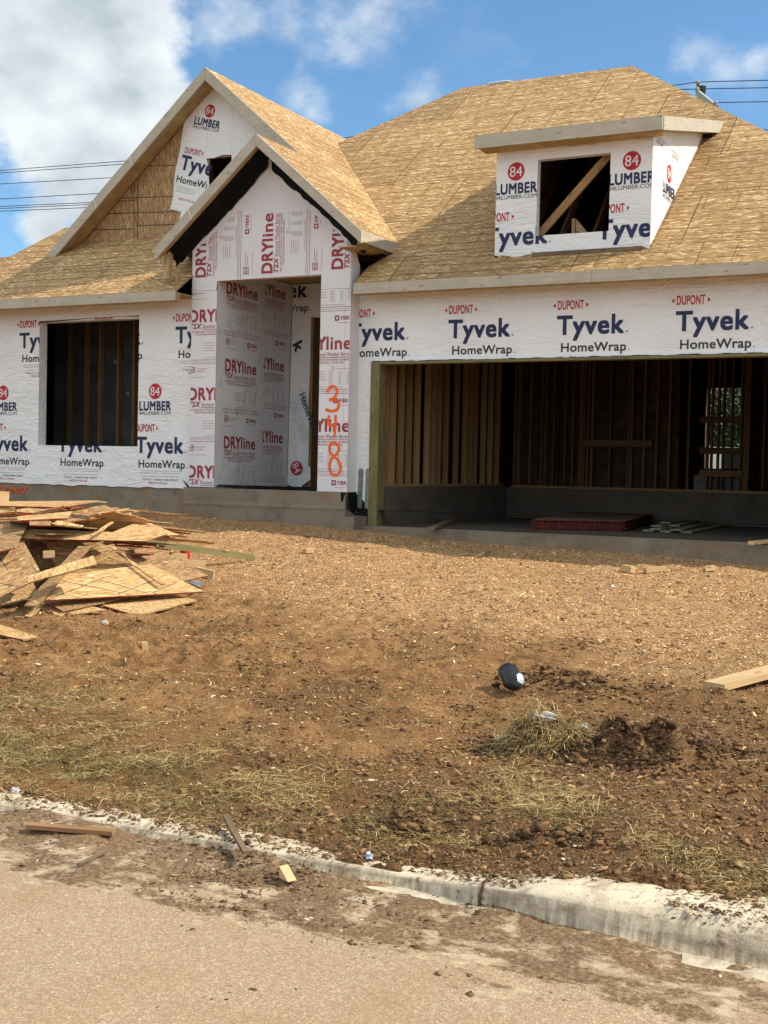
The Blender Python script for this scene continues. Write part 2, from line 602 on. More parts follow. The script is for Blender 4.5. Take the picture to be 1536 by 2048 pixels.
board_grain(MT['trim'])
MT['soffit'] = flat_mat('soffit', (0.42, 0.28, 0.13), 0.8, var=0.15, scale=6)
MT['wrap'] = wrap_mat('wrap', (0.74, 0.75, 0.76), 0.55, 0.5)
MT['dry'] = wrap_mat('dry', (0.66, 0.65, 0.67), 0.5, 0.05)
MT['dry_stained'] = wrap_mat('dry_stained', (0.62, 0.62, 0.62), 0.5, 0.05, 0.75)
MT['ink_navy'] = flat_mat('ink_navy', (0.022, 0.030, 0.085), 0.6, var=0.08)
MT['ink_red'] = flat_mat('ink_red', (0.42, 0.022, 0.030), 0.6, var=0.08)
MT['ink_maroon'] = flat_mat('ink_maroon', (0.30, 0.045, 0.055), 0.6, var=0.12, scale=20)
MT['ink_grey'] = flat_mat('ink_grey', (0.32, 0.33, 0.36), 0.6)
MT['ink_white'] = flat_mat('ink_white', (0.75, 0.75, 0.75), 0.6)
MT['ink_black'] = flat_mat('ink_black', (0.035, 0.036, 0.04), 0.6)
MT['ink_pink'] = flat_mat('ink_pink', (0.48, 0.26, 0.27), 0.6)
MT['spray'] = flat_mat('spray', (0.85, 0.13, 0.01), 0.55, var=0.15, scale=25)
MT['felt'] = wrap_mat('felt', (0.006, 0.006, 0.007), 0.6, 0.5)
MT['felt'].node_tree.nodes['Principled BSDF'].inputs['Specular IOR Level'].default_value = 0.12
MT['concrete'] = concrete_mat('concrete', (0.20, 0.165, 0.125), (0.24, 0.125, 0.05), 0.7)
MT['stem'] = concrete_mat('stem', (0.10, 0.085, 0.07), (0.12, 0.075, 0.04), 0.5)
MT['slab'] = concrete_mat('slab', (0.20, 0.16, 0.115), (0.18, 0.105, 0.05), 0.75)
MT['curb'] = concrete_mat('curb', (0.55, 0.465, 0.34), (0.17, 0.105, 0.055), 0.9, 3.2)


def curb_streaks():
    t = MT['curb'].node_tree
    q = NT(t)
    b = t.nodes['Principled BSDF']
    src = b.inputs['Base Color'].links[0].from_socket
    p = q.geopos()
    sx = q.n('ShaderNodeSeparateXYZ')
    q.l(p, sx.inputs[0])
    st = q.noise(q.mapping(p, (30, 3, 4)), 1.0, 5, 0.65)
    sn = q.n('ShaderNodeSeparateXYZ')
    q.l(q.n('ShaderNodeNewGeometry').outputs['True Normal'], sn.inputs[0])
    low = q.math('MULTIPLY', q.rng(sn.outputs[2], 0.75, 0.35, 0.0, 1.0), q.rng(sx.outputs[2], 0.15, 0.02, 0.45, 1.0))  # steep faces painted darker as if shaded, mixed with dirt streaks
    grime_shade = q.math('MULTIPLY', q.rng(st, 0.42, 0.62, 0.25, 1.0), q.math('MULTIPLY', low, q.rng(sx.outputs[0], -2.2, -1.7, 0.8, 0.95)))
    col = q.mix(grime_shade, src, (0.165, 0.125, 0.082))
    sp = q.rng(q.noise(p, 38, 6, 0.75), 0.55, 0.62, 0, 0.8)
    col = q.mix(q.math('MULTIPLY', sp, q.rng(q.noise(p, 4.5, 4, 0.6), 0.44, 0.56, 0, 1)), col, (0.13, 0.08, 0.042))
    q.l(col, b.inputs['Base Color'])
MT['slab_floor'] = concrete_mat('slab_floor', (0.085, 0.072, 0.058), (0.11, 0.07, 0.04), 0.5)  # same slab concrete, with the garage's indoor shade put into its colour
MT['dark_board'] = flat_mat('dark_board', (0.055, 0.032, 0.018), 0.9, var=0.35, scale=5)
MT['steel'] = flat_mat('steel', (0.22, 0.25, 0.26), 0.45, 0.5, 0.4, var=0.15)
MT['dim_metal'] = flat_mat('dim_metal', (0.09, 0.10, 0.11), 0.5)
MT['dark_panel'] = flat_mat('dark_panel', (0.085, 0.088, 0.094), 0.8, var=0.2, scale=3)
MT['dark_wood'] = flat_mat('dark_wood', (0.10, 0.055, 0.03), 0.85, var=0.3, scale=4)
MT['wire'] = flat_mat('wire', (0.03, 0.035, 0.045), 0.6)
MT['pole'] = flat_mat('pole', (0.05, 0.04, 0.033), 0.9, var=0.25)
MT['porcelain'] = flat_mat('porcelain', (0.24, 0.24, 0.24), 0.35, spec=0.4)
MT['arm'] = flat_mat('arm', (0.30, 0.33, 0.30), 0.6)
MT['white_paint'] = flat_mat('white_paint', (0.75, 0.75, 0.74), 0.4, var=0.04)
MT['black_glass'] = flat_mat('black_glass', (0.015, 0.017, 0.02), 0.2, spec=0.5)
MT['rubber'] = flat_mat('rubber', (0.02, 0.02, 0.02), 0.8)
MT['black_plastic'] = flat_mat('black_plastic', (0.016, 0.017, 0.018), 0.33, spec=0.35, var=0.3, scale=20)
MT['pale_label'] = flat_mat('pale_label', (0.45, 0.55, 0.66), 0.35, spec=0.5, var=0.3, scale=40)
MT['clear_plastic'] = flat_mat('clear_plastic', (0.50, 0.47, 0.45), 0.3, spec=0.5, var=0.2, scale=30)
MT['red_plastic'] = flat_mat('red_plastic', (0.50, 0.02, 0.02), 0.4, spec=0.4)
MT['paper'] = flat_mat('paper', (0.68, 0.66, 0.64), 0.6)
MT['green_board'] = flat_mat('green_board', (0.26, 0.25, 0.17), 0.8, var=0.2, scale=8)


def soil_mat():
    m, t, b = new_mat('soil')
    q = NT(t)
    p = q.geopos()
    at = q.n('ShaderNodeVertexColor', layer_name='zone')
    sp = q.n('ShaderNodeSeparateColor')
    q.l(at.outputs['Color'], sp.inputs[0])
    n1 = q.noise(p, 1.1, 6, 0.62)
    n2 = q.noise(p, 7.0, 6, 0.65)
    n3 = q.noise(p, 45.0, 5, 0.7)
    n4 = q.noise(q.mapping(p, (1, 1, 1)), 150.0, 3, 0.7)
    col = q.ramp(q.math('MULTIPLY_ADD', n2, 0.6, q.math('MULTIPLY', n1, 0.4)), [(0.36, (0.165, 0.076, 0.028)), (0.5, (0.31, 0.158, 0.062)), (0.63, (0.46, 0.262, 0.112))])
    # pale sandy grit in the driven yard, dark damp churned soil, dry thatch
    grit = q.ramp(n3, [(0.34, (0.29, 0.148, 0.060)), (0.50, (0.52, 0.298, 0.138)), (0.63, (0.76, 0.51, 0.29))])
    col = q.mix(q.math('MULTIPLY', sp.outputs[0], q.rng(n2, 0.3, 0.6, 0.45, 1.0)), col, grit)
    damp = q.ramp(n3, [(0.34, (0.070, 0.037, 0.019)), (0.64, (0.20, 0.112, 0.058))])
    col = q.mix(q.math('MULTIPLY', sp.outputs[1], q.rng(n2, 0.35, 0.62, 0.35, 1.0)), col, damp)
    thatch = q.ramp(n3, [(0.36, (0.10, 0.062, 0.024)), (0.64, (0.29, 0.195, 0.085))])
    col = q.mix(q.math('MULTIPLY', sp.outputs[2], q.rng(n2, 0.38, 0.58, 0.1, 0.9)), col, thatch)
    sx = q.n('ShaderNodeSeparateXYZ')
    q.l(p, sx.inputs[0])
    lawn = q.ramp(n3, [(0.3, (0.05, 0.09, 0.015)), (0.7, (0.13, 0.18, 0.04))])
    col = q.mix(q.rng(sx.outputs[1], 26.5, 28.0, 0, 1), col, lawn)
    spk = q.math('GREATER_THAN', n4, 0.62)
    col = q.mix(q.math('MULTIPLY', spk, 0.6), col, (0.66, 0.50, 0.29))
    n5 = q.noise(p, 80.0, 4, 0.7)
    col = q.mix(q.rng(n5, 0.47, 0.34, 0, 0.7), col, (0.075, 0.038, 0.015))
    dk = q.math('LESS_THAN', n4, 0.40)
    col = q.mix(q.math('MULTIPLY', dk, 0.55), col, (0.05, 0.027, 0.012))
    q.l(col, b.inputs['Base Color'])
    bn = q.bump(n2, 0.5, 0.05, None)
    bn = q.bump(n3, 1.0, 0.035, None, bn)
    q.bump(n4, 0.8, 0.010, b, bn)
    b.inputs['Roughness'].default_value = 0.95
    b.inputs['Specular IOR Level'].default_value = 0.1
    return m


def road_mat():
    m, t, b = new_mat('road')
    q = NT(t)
    p = q.geopos()
    sx = q.n('ShaderNodeSeparateXYZ')
    q.l(p, sx.inputs[0])
    v = q.n('ShaderNodeTexVoronoi')
    v.inputs['Scale'].default_value = 150.0
    q.l(p, v.inputs['Vector'])
    sc = q.n('ShaderNodeSeparateColor')
    q.l(v.outputs['Color'], sc.inputs[0])
    n2 = q.noise(p, 1.3, 6, 0.6)
    n3 = q.noise(p, 30, 5, 0.7)
    nb = q.noise(p, 0.45, 3)
    col = q.ramp(sc.outputs[0], [(0.0, (0.25, 0.172, 0.108)), (0.45, (0.31, 0.217, 0.137)), (0.8, (0.35, 0.252, 0.162)), (1.0, (0.45, 0.345, 0.235))])
    col = q.mix(q.rng(n2, 0.45, 0.66, 0, 0.6), col, (0.25, 0.165, 0.092))
    col = q.mix(q.rng(nb, 0.48, 0.64, 0, 0.6), col, (0.29, 0.245, 0.185))
    col = q.mix(q.rng(n3, 0.5, 0.72, 0, 0.35), col, (0.21, 0.14, 0.08))
    # mud tracked along the gutter
    edge = q.rng(sx.outputs[1], 3.25, 4.0, 0.0, 1.0)
    em = q.math('ADD', edge, q.math('MULTIPLY_ADD', q.noise(q.mapping(p, (0.8, 1.8, 1)), 2.6, 10, 0.78), 2.6, -1.62))
    mud = q.ramp(q.noise(p, 60, 5, 0.75), [(0.34, (0.06, 0.034, 0.017)), (0.52, (0.145, 0.088, 0.045)), (0.66, (0.30, 0.205, 0.115))])
    col = q.mix(q.rng(em, 0.30, 0.40, 0, 0.92), col, mud)
    pale = q.math('MULTIPLY', q.rng(em, 0.05, 0.25, 0, 1), q.rng(q.noise(p, 5, 6, 0.7), 0.52, 0.62, 0, 0.6))
    col = q.mix(pale, col, (0.52, 0.42, 0.29))
    q.l(col, b.inputs['Base Color'])
    bn = q.bump(v.outputs['Distance'], 0.25, 0.005, None)
    q.bump(n3, 0.4, 0.01, b, bn)
    b.inputs['Roughness'].default_value = 0.9
    b.inputs['Specular IOR Level'].default_value = 0.2
    return m


def island_mat(name, stops, rough=0.9, bump=0.0, spec=0.15):
    m, t, b = new_mat(name)
    q = NT(t)
    col = q.ramp(q.island(), stops)
    q.l(col, b.inputs['Base Color'])
    if bump:
        q.bump(q.noise(q.geopos(), 70, 4), bump, 0.01, b)
    b.inputs['Roughness'].default_value = rough
    b.inputs['Specular IOR Level'].default_value = spec
    return m


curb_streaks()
MT['soil'] = soil_mat()
MT['road'] = road_mat()
MT['clod'] = island_mat('clod', [(0, (0.10, 0.052, 0.025)), (0.5, (0.20, 0.112, 0.053)), (1, (0.33, 0.20, 0.10))], 0.95, 0.3)
MT['gutter_clod'] = island_mat('gutter_clod', [(0, (0.075, 0.042, 0.02)), (0.6, (0.15, 0.09, 0.046)), (1, (0.30, 0.20, 0.11))], 0.95, 0.5)
MT['damp_clod'] = island_mat('damp_clod', [(0, (0.045, 0.024, 0.012)), (0.6, (0.10, 0.056, 0.028)), (1, (0.20, 0.115, 0.055))], 0.95, 0.3)
MT['pebble'] = island_mat('pebble', [(0, (0.22, 0.15, 0.09)), (0.5, (0.40, 0.31, 0.21)), (0.85, (0.52, 0.43, 0.32)), (1, (0.64, 0.57, 0.46))])
MT['chip'] = island_mat('chip', [(0, (0.24, 0.12, 0.045)), (0.6, (0.50, 0.29, 0.125)), (1, (0.80, 0.58, 0.33))])
MT['straw'] = island_mat('straw', [(0, (0.12, 0.076, 0.028)), (0.45, (0.26, 0.18, 0.07)), (0.8, (0.44, 0.32, 0.14)), (1, (0.72, 0.57, 0.31))])
MT['grass'] = island_mat('grass', [(0, (0.06, 0.043, 0.016)), (0.5, (0.14, 0.105, 0.038)), (0.9, (0.21, 0.16, 0.06)), (1, (0.17, 0.155, 0.05))])
MT['leaf'] = island_mat('leaf', [(0, (0.012, 0.022, 0.010)), (0.6, (0.03, 0.045, 0.02)), (1, (0.075, 0.09, 0.045))], 0.7)
MT['bark'] = flat_mat('bark', (0.10, 0.075, 0.05), 0.95, var=0.3)


# ------------------------------------------------------------------ mesh builder
def V3(p):
    return Vector((float(p[0]), float(p[1]), float(p[2])))


class MB:
    """collects faces, then becomes ONE mesh object; UVs are metres"""

    def __init__(s):
        s.v, s.f, s.m, s.u = [], [], [], []

    def poly(s, pts, mat, uvs=None):
        pts = [V3(p) for p in pts]
        i0 = len(s.v)
        s.v += pts
        s.f.append(tuple(range(i0, i0 + len(pts))))
        s.m.append(mat)
        if uvs is None:
            n = Vector((0, 0, 0))
            for i in range(len(pts)):
                a, b = pts[i], pts[(i + 1) % len(pts)]
                n += Vector(((a.y - b.y) * (a.z + b.z), (a.z - b.z) * (a.x + b.x), (a.x - b.x) * (a.y + b.y)))
            if n.length < 1e-12:
                n = Vector((0, 0, 1))
            n.normalize()
            if abs(n.z) > 0.97:
                u, w = Vector((1, 0, 0)), Vector((0, 1, 0))
            else:
                u = Vector((0, 0, 1)).cross(n).normalized()
                w = n.cross(u)
                if w.z < 0:
                    w, u = -w, -u
            uvs = [(p.dot(u), p.dot(w)) for p in pts]
        s.u.append(uvs)

    def raw(s, verts, faces, mat):
        i0 = len(s.v)
        s.v += [V3(p) for p in verts]
        for f in faces:
            s.f.append(tuple(i + i0 for i in f))
            s.m.append(mat)
            s.u.append([(s.v[i + i0].x, s.v[i + i0].z) for i in f])

    def prism(s, pts, ext, mat, side=None, back=None):
        """polygon pts pushed by vector ext"""
        e = V3(ext)
        pts = [V3(p) for p in pts]
        q = [p + e for p in pts]
        s.poly(pts, mat)
        s.poly(q[::-1], back or mat)
        n = len(pts)
        for i in range(n):
            j = (i + 1) % n
            s.poly([pts[j], pts[i], q[i], q[j]], side or mat)

    def bar(s, a, b, w, h, mat, up=(0, 0, 1)):
        """board from a to b (centre line), w across, h along up"""
        a, b = V3(a), V3(b)
        d = (b - a)
        L = d.length
        d.normalize()
        up = V3(up)
        x = d.cross(up)
        if x.length < 1e-6:
            x = d.cross(Vector((1, 0, 0)))
        x.normalize()
        z = x.cross(d).normalized()
        o = [x * (sx * w / 2) + z * (sz * h / 2) for sx, sz in ((-1, -1), (1, -1), (1, 1), (-1, 1))]
        p0, p1 = [a + k for k in o], [b + k for k in o]
        off = random.random() * 5
        for i in range(4):
            j = (i + 1) % 4
            wd = (o[j] - o[i]).length
            s.poly([p0[i], p1[i], p1[j], p0[j]], mat, [(off, i), (off + L, i), (off + L, i + wd), (off, i + wd)])
        s.poly(p0[::-1][:4], mat, [(off, 0), (off + .01, 0), (off + .01, h), (off, h)])
        s.poly(p1, mat, [(off, 0), (off + .01, 0), (off + .01, h), (off, h)])

    def box(s, x0, x1, y0, y1, z0, z1, mat):
        dx, dy, dz = x1 - x0, y1 - y0, z1 - z0
        cx, cy, cz = (x0 + x1) / 2, (y0 + y1) / 2, (z0 + z1) / 2
        if dx >= dy and dx >= dz:
            s.bar((x0, cy, cz), (x1, cy, cz), dy, dz, mat)
        elif dy >= dz:
            s.bar((cx, y0, cz), (cx, y1, cz), dx, dz, mat)
        else:
            s.bar((cx, cy, z0), (cx, cy, z1), dy, dx, mat, (1, 0, 0))

    def blk(s, x0, x1, y0, y1, z0, z1, mat):
        """box with world-metre UVs"""
        a = [(x0, y0, z0), (x1, y0, z0), (x1, y1, z0), (x0, y1, z0)]
        s.prism(a[::-1], (0, 0, z1 - z0), mat)

    def tube(s, pts, r, mat, n=8, caps=True):
        pts = [V3(p) for p in pts]
        rr = r if isinstance(r, (list, tuple)) else [r] * len(pts)
        rings = []
        for i, p in enumerate(pts):
            d = (pts[min(i + 1, len(pts) - 1)] - pts[max(i - 1, 0)]).normalized()
            x = d.cross(Vector((0, 0, 1)))
            if x.length < 1e-4:
                x = d.cross(Vector((1, 0, 0)))
            x.normalize()
            y = d.cross(x)
            rings.append([p + x * (rr[i] * math.cos(2 * math.pi * k / n)) + y * (rr[i] * math.sin(2 * math.pi * k / n)) for k in range(n)])
        verts = [v for ring in rings for v in ring]
        faces = []
        for i in range(len(pts) - 1):
            for k in range(n):
                k2 = (k + 1) % n
                faces.append((i * n + k, i * n + k2, (i + 1) * n + k2, (i + 1) * n + k))
        if caps:
            faces.append(tuple(range(n - 1, -1, -1)))
            faces.append(tuple(range((len(pts) - 1) * n, len(pts) * n)))
        s.raw(verts, faces, mat)

    def build(s, name, parent=None, origin=None, smooth=False):
        me = bpy.data.meshes.new(name)
        o = V3(origin) if origin is not None else Vector((0, 0, 0))
        me.from_pydata([tuple(v - o) for v in s.v], [], s.f)
        names = []
        for k in s.m:
            if k not in names:
                names.append(k)
        for k in names:
            me.materials.append(MT[k])
        me.polygons.foreach_set('material_index', [names.index(k) for k in s.m])
        uvl = me.uv_layers.new(name='UVMap')
        flat = [c for fu in s.u for uv in fu for c in uv]
        uvl.data.foreach_set('uv', flat)
        if smooth:
            me.polygons.foreach_set('use_smooth', [True] * len(me.polygons))
        me.update()
        ob = bpy.data.objects.new(name, me)
        COL.objects.link(ob)
        if parent is not None:
            ob.parent = parent
        if origin is not None:
            ob.location = o
        return ob


def tag(o, label=None, cat=None, group=None, kind=None):
    if label:
        o['label'] = label
    if cat:
        o['category'] = cat
    if group:
        o['group'] = group
    if kind:
        o['kind'] = kind
    return o


def empty(name, loc=(0, 0, 0)):
    o = bpy.data.objects.new(name, None)
    COL.objects.link(o)
    o.location = loc
    o.empty_display_size = 0.2
    return o


# ------------------------------------------------------------------ lettering: flat printed glyphs on a plane
_TX = {}


def glyphs(s, bold=0.0, shear=0.0, sp=0.0):
    k = (s, bold, shear, sp)
    if k in _TX:
        return _TX[k]
    cu = bpy.data.curves.new('lettering', 'FONT')
    cu.body = s
    cu.size = 1.0
    cu.offset = bold
    cu.shear = shear
    cu.resolution_u = 3
    cu.fill_mode = 'FRONT'
    cu.space_character = 1.0 + 3.0 * bold + sp
    ob = bpy.data.objects.new('lettering', cu)
    COL.objects.link(ob)
    dg = bpy.context.evaluated_depsgraph_get()
    me = bpy.data.meshes.new_from_object(ob.evaluated_get(dg))
    vs = [(v.co.x, v.co.y) for v in me.vertices]
    fs = [tuple(p.vertices) for p in me.polygons]
    bpy.data.objects.remove(ob)
    bpy.data.curves.remove(cu)
    bpy.data.meshes.remove(me)
    _TX[k] = (vs, fs)
    return _TX[k]


CAP = None


class Print:
    """lettering on the plane O + x U + y V; N points out of the surface"""

    def __init__(s, mb, O, U, Vv, N, keep=None, holes=(), lift=0.003):
        s.mb, s.O, s.U, s.V, s.N = mb, V3(O), V3(U), V3(Vv), V3(N)
        s.keep, s.holes, s.lift = keep, list(holes), lift

    def emit(s, vs, fs, mat, lift=0.0):
        if not fs:
            return
        bm = bmesh.new()
        bv = [bm.verts.new((x, y, 0)) for x, y in vs]
        for f in fs:
            try:
                bm.faces.new([bv[i] for i in f])
            except ValueError:
                pass

        def cut(b, px, py, nx, ny):      # keep the side the normal points away from
            g = b.verts[:] + b.edges[:] + b.faces[:]
            if g:
                bmesh.ops.bisect_plane(b, geom=g, plane_co=(px, py, 0), plane_no=(nx, ny, 0), clear_outer=True)
        if s.keep:
            K = s.keep
            area = sum(K[i][0] * K[(i + 1) % len(K)][1] - K[(i + 1) % len(K)][0] * K[i][1] for i in range(len(K)))
            sg = 1 if area > 0 else -1
            for i in range(len(K)):
                a, b = K[i], K[(i + 1) % len(K)]
                cut(bm, a[0], a[1], sg * (b[1] - a[1]), -sg * (b[0] - a[0]))
        parts = [bm]
        for (x0, x1, y0, y1) in s.holes:
            nxt = []
            for b in parts:
                if not b.verts:
                    b.free()
                    continue
                xs = [v.co.x for v in b.verts]
                ys = [v.co.y for v in b.verts]
                if max(xs) <= x0 or min(xs) >= x1 or max(ys) <= y0 or min(ys) >= y1:
                    nxt.append(b)
                    continue
                for c in range(4):
                    d = b.copy()
                    if c == 0:
                        cut(d, x0, 0, 1, 0)
                    elif c == 1:
                        cut(d, x1, 0, -1, 0)
                    else:
                        cut(d, x0, 0, -1, 0)
                        cut(d, x1, 0, 1, 0)
                        if c == 2:
                            cut(d, 0, y0, 0, 1)
                        else:
                            cut(d, 0, y1, 0, -1)
                    nxt.append(d)
                b.free()
            parts = nxt
        for b in parts:
            b.verts.index_update()
            vv = [s.O + s.U * v.co.x + s.V * v.co.y + s.N * (s.lift + lift) for v in b.verts]
            s.mb.raw(vv, [tuple(x.index for x in f.verts) for f in b.faces], mat)
            b.free()

    def text(s, t, x, y, w, h, mat, bold=0.0, shear=0.0, lift=0.0):
        """t from (x, y), w wide, capitals h high; heavy faces are overprinted (font offset breaks some glyphs)"""
        vs, fs = glyphs(t, 0.0, shear, 2.5 * bold)
        if not vs:
            return
        x0, x1 = min(v[0] for v in vs), max(v[0] for v in vs)
        kx, ky = w / (x1 - x0), h / CAP
        offs = [(0, 0)]
        if bold >= 0.008:
            b = max(bold, 0.014)
            offs = [(0, 0), (-b, -b), (b, -b), (-b, b), (b, b)]
        for i, (ox, oy) in enumerate(offs):
            s.emit([(x + (a - x0 + ox) * kx, y + (b_ + oy) * ky) for a, b_ in vs], fs, mat, lift + i * .0002)

    def rect(s, x, y, w, h, mat, lift=0.0):
        s.emit([(x, y), (x + w, y), (x + w, y + h), (x, y + h)], [(0, 1, 2, 3)], mat, lift)

    def frame(s, x, y, w, h, t, mat):
        for r in ((x, y, w, t), (x, y + h - t, w, t), (x, y + t, t, h - 2 * t), (x + w - t, y + t, t, h - 2 * t)):
            s.rect(*r, mat)

    def disc(s, x, y, rx, ry, mat, lift=0.0):
        n = 40
        s.emit([(x + rx * math.cos(2 * math.pi * k / n), y + ry * math.sin(2 * math.pi * k / n)) for k in range(n)], [tuple(range(n))], mat, lift)

    def tri(s, pts, mat):
        s.emit(pts, [tuple(range(len(pts)))], mat)


def _cap():
    global CAP
    vs, _ = glyphs('H')
    CAP = max(v[1] for v in vs) - min(v[1] for v in vs)


_cap()


def wrap_logo(p, x, y, k=1.0, dup=True, ty=True, home=True, fine=True):
    """one repeat of the house wrap's print; (x, y) is the left end of the big word's baseline"""
    if dup:
        p.text('DUPONT', x + 0.0 * k, y + 0.305 * k, 0.33 * k, 0.105 * k, 'ink_red', 0.02)
        yc = y + 0.353 * k
        p.tri([(x - 0.03 * k, yc - .03 * k), (x - 0.03 * k, yc + .03 * k), (x - 0.065 * k, yc)], 'ink_red')
        p.tri([(x + 0.36 * k, yc - .03 * k), (x + 0.36 * k, yc + .03 * k), (x + 0.395 * k, yc)], 'ink_red')
    if ty:
        p.text('Tyvek', x, y, 0.835 * k, 0.222 * k, 'ink_navy', 0.026)
        p.disc(x + 0.875 * k, y + 0.012 * k, 0.014 * k, 0.014 * k, 'ink_grey')
    if home:
        p.text('HomeWrap', x + 0.055 * k, y - 0.215 * k, 0.815 * k, 0.107 * k, 'ink_black', 0.016)
        p.disc(x + 0.905 * k, y - 0.205 * k, 0.010 * k, 0.010 * k, 'ink_grey')
    if fine:
        for i, (a, b) in enumerate(((0.08, 0.80), (0.08, 0.40), (0.46, 0.80), (0.14, 0.78))):
            yy = y - (0.265 + 0.030 * (0, 1, 1, 2.6)[i]) * k
            p.rect(x + a * k, yy, (b - a) * k, 0.006 * k, 'ink_grey')
        p.text('CALL 1-800-448-9835', x + 0.13 * k, y - 0.40 * k, 0.62 * k, 0.026 * k, 'ink_black')
        p.text('MADE IN THE USA', x + 0.23 * k, y - 0.452 * k, 0.34 * k, 0.034 * k, 'ink_red', 0.004)


def lumber_logo(p, x, y, k=1.0, kx=1.0):
    """red 84 disc, LUMBER, web address; (x, y) is the disc's centre"""
    p.disc(x, y, 0.112 * k * kx, 0.114 * k, 'ink_red')
    p.text('84', x - 0.083 * k * kx, y - 0.062 * k, 0.165 * k * kx, 0.125 * k, 'ink_white', 0.0, lift=0.002)
    p.text('LUMBER', x - 0.275 * k * kx, y - 0.272 * k, 0.555 * k * kx, 0.125 * k, 'ink_navy', 0.032)
    p.text('84LUMBER.COM', x - 0.275 * k * kx, y - 0.338 * k, 0.555 * k * kx, 0.048 * k, 'ink_black', 0.0)


def dry_print(p, x, y):
    """one repeat of the weather-barrier board's print; (x, y) is the left end of the big word's baseline"""
    R = 'ink_maroon'
    p.text('DRY', x, y, 0.42, 0.165, R, 0.03)
    p.text('line', x + 0.435, y, 0.365, 0.165, R, 0.02)
    p.text('TSX', x, y - 0.098, 0.20, 0.072, R, 0.022, 0.25)
    p.text('Structural Weather Barrier', x + 0.215, y - 0.092, 0.585, 0.055, R, 0.004, 0.2)
    p.rect(x + 0.21, y - 0.112, 0.59, 0.007, R)
    p.text('WALL SHEATHING | WATER RESISTIVE BARRIER | AIR BARRIER', x, y - 0.152, 0.80, 0.026, R, 0.004)
    p.text('STRUCTURAL SHEATHING | VAPOR OPEN', x + 0.10, y - 0.190, 0.60, 0.026, R, 0.004)
    for i in range(4):
        p.rect(x + 0.24, y - 0.30 - i * 0.035, 0.17 + 0.02 * (i % 2), 0.007, 'ink_pink')
    p.text('ZJ', x + 0.50, y - 0.275, 0.055, 0.055, 'ink_grey', 0.0, 0.2)
    p.rect(x + 0.57, y - 0.26, 0.24, 0.005, 'ink_pink')
    for i in range(8):
        p.rect(x + 0.47, y - 0.305 - i * 0.022, 0.07, 0.006, 'ink_pink')
        p.rect(x + 0.62, y - 0.305 - i * 0.022, 0.05, 0.006, 'ink_grey')
        p.rect(x + 0.74, y - 0.305 - i * 0.022, 0.06, 0.006, 'ink_pink')
    p.text('FASTEN TO ALL FRAMING MEMBERS', x + 0.28, y - 0.512, 0.40, 0.018, 'ink_grey')
    for i in range(3):
        p.rect(x - 0.06, y - 0.535 - i * 0.026, 0.94, 0.0055, R if i != 1 else 'ink_pink')
    p.frame(x + 0.0, y - 0.715, 0.10, 0.085, 0.009, R)
    p.text('N1P', x + 0.015, y - 0.695, 0.07, 0.042, R, 0.02)
    p.rect(x + 0.12, y - 0.665, 0.18, 0.010, 'ink_pink')
    p.rect(x + 0.12, y - 0.700, 0.13, 0.010, 'ink_pink')
    p.rect(x + 0.0, y - 0.775, 0.30, 0.006, 'ink_pink')
    p.frame(x + 0.55, y - 0.715, 0.065, 0.07, 0.018, R)
    p.text('FIBRE', x + 0.64, y - 0.705, 0.17, 0.050, R, 0.014)
    p.rect(x + 0.60, y - 0.745, 0.20, 0.006, 'ink_pink')


# ------------------------------------------------------------------ the setting: ground, road, curb
def mesh_grid(name, X, Y, Z, mat, kind=None, smooth=True):
    ny, nx = Z.shape
    XX, YY = np.meshgrid(X, Y)
    co = np.stack([XX, YY, Z], -1).reshape(-1, 3)
    i = np.arange(ny * nx).reshape(ny, nx)
    f = np.stack([i[:-1, :-1], i[:-1, 1:], i[1:, 1:], i[1:, :-1]], -1).reshape(-1, 4)
    return arr_mesh(name, co, f, [mat], smooth=smooth), XX, YY


def arr_mesh(name, co, f, mats, smooth=False, parent=None):
    me = bpy.data.meshes.new(name)
    k = f.shape[1]
    me.vertices.add(len(co))
    me.vertices.foreach_set('co', np.ascontiguousarray(co, np.float32).ravel())
    me.loops.add(f.size)
    me.loops.foreach_set('vertex_index', np.ascontiguousarray(f, np.int32).ravel())
    me.polygons.add(len(f))
    me.polygons.foreach_set('loop_start', np.arange(0, f.size, k, dtype=np.int32))
    me.polygons.foreach_set('loop_total', np.full(len(f), k, np.int32))
    if smooth:
        me.polygons.foreach_set('use_smooth', np.ones(len(f), bool))
    for m in mats:
        me.materials.append(MT[m])
    me.update(calc_edges=True)
    me.validate()
    o = bpy.data.objects.new(name, me)
    COL.objects.link(o)
    if parent is not None:
        o.parent = parent
    return o


def zones(x, y):
    """what the soil is made of where: sandy grit / damp churned soil / dead thatch"""
    n = fbm(x * 0.7, y * 0.7, 21, 4)
    grit = sstep(7.6, 10.2, y + 0.9 * n + 0.18 * (x + 5)) * (0.55 + 0.45 * sstep(-12, -8, x))
    damp = np.clip(sstep(7.8, 6.0, y + 0.8 * n) * sstep(-3.6, -1.9, x + 0.6 * n + 0.2 * (7 - y)) * 0.9, 0, 1)
    for mx, my, rx, ry, h in MOUNDS:
        damp = np.maximum(damp, np.clip(h * 12, 0, 1) * np.exp(-(((x - mx) / (rx * 1.3)) ** 2 + ((y - my) / (ry * 1.3)) ** 2)))
    damp = np.maximum(damp, sstep(4.62, 4.4, y) * 0.7)
    damp = np.maximum(damp, 0.65 * sstep(0.2, 0.8, fbm(x * 1.1 + 7, y * 1.5, 27, 4, 0.6)) * sstep(9.2, 7.2, y + 0.5 * n))
    return grit, damp, thatch(x, y)


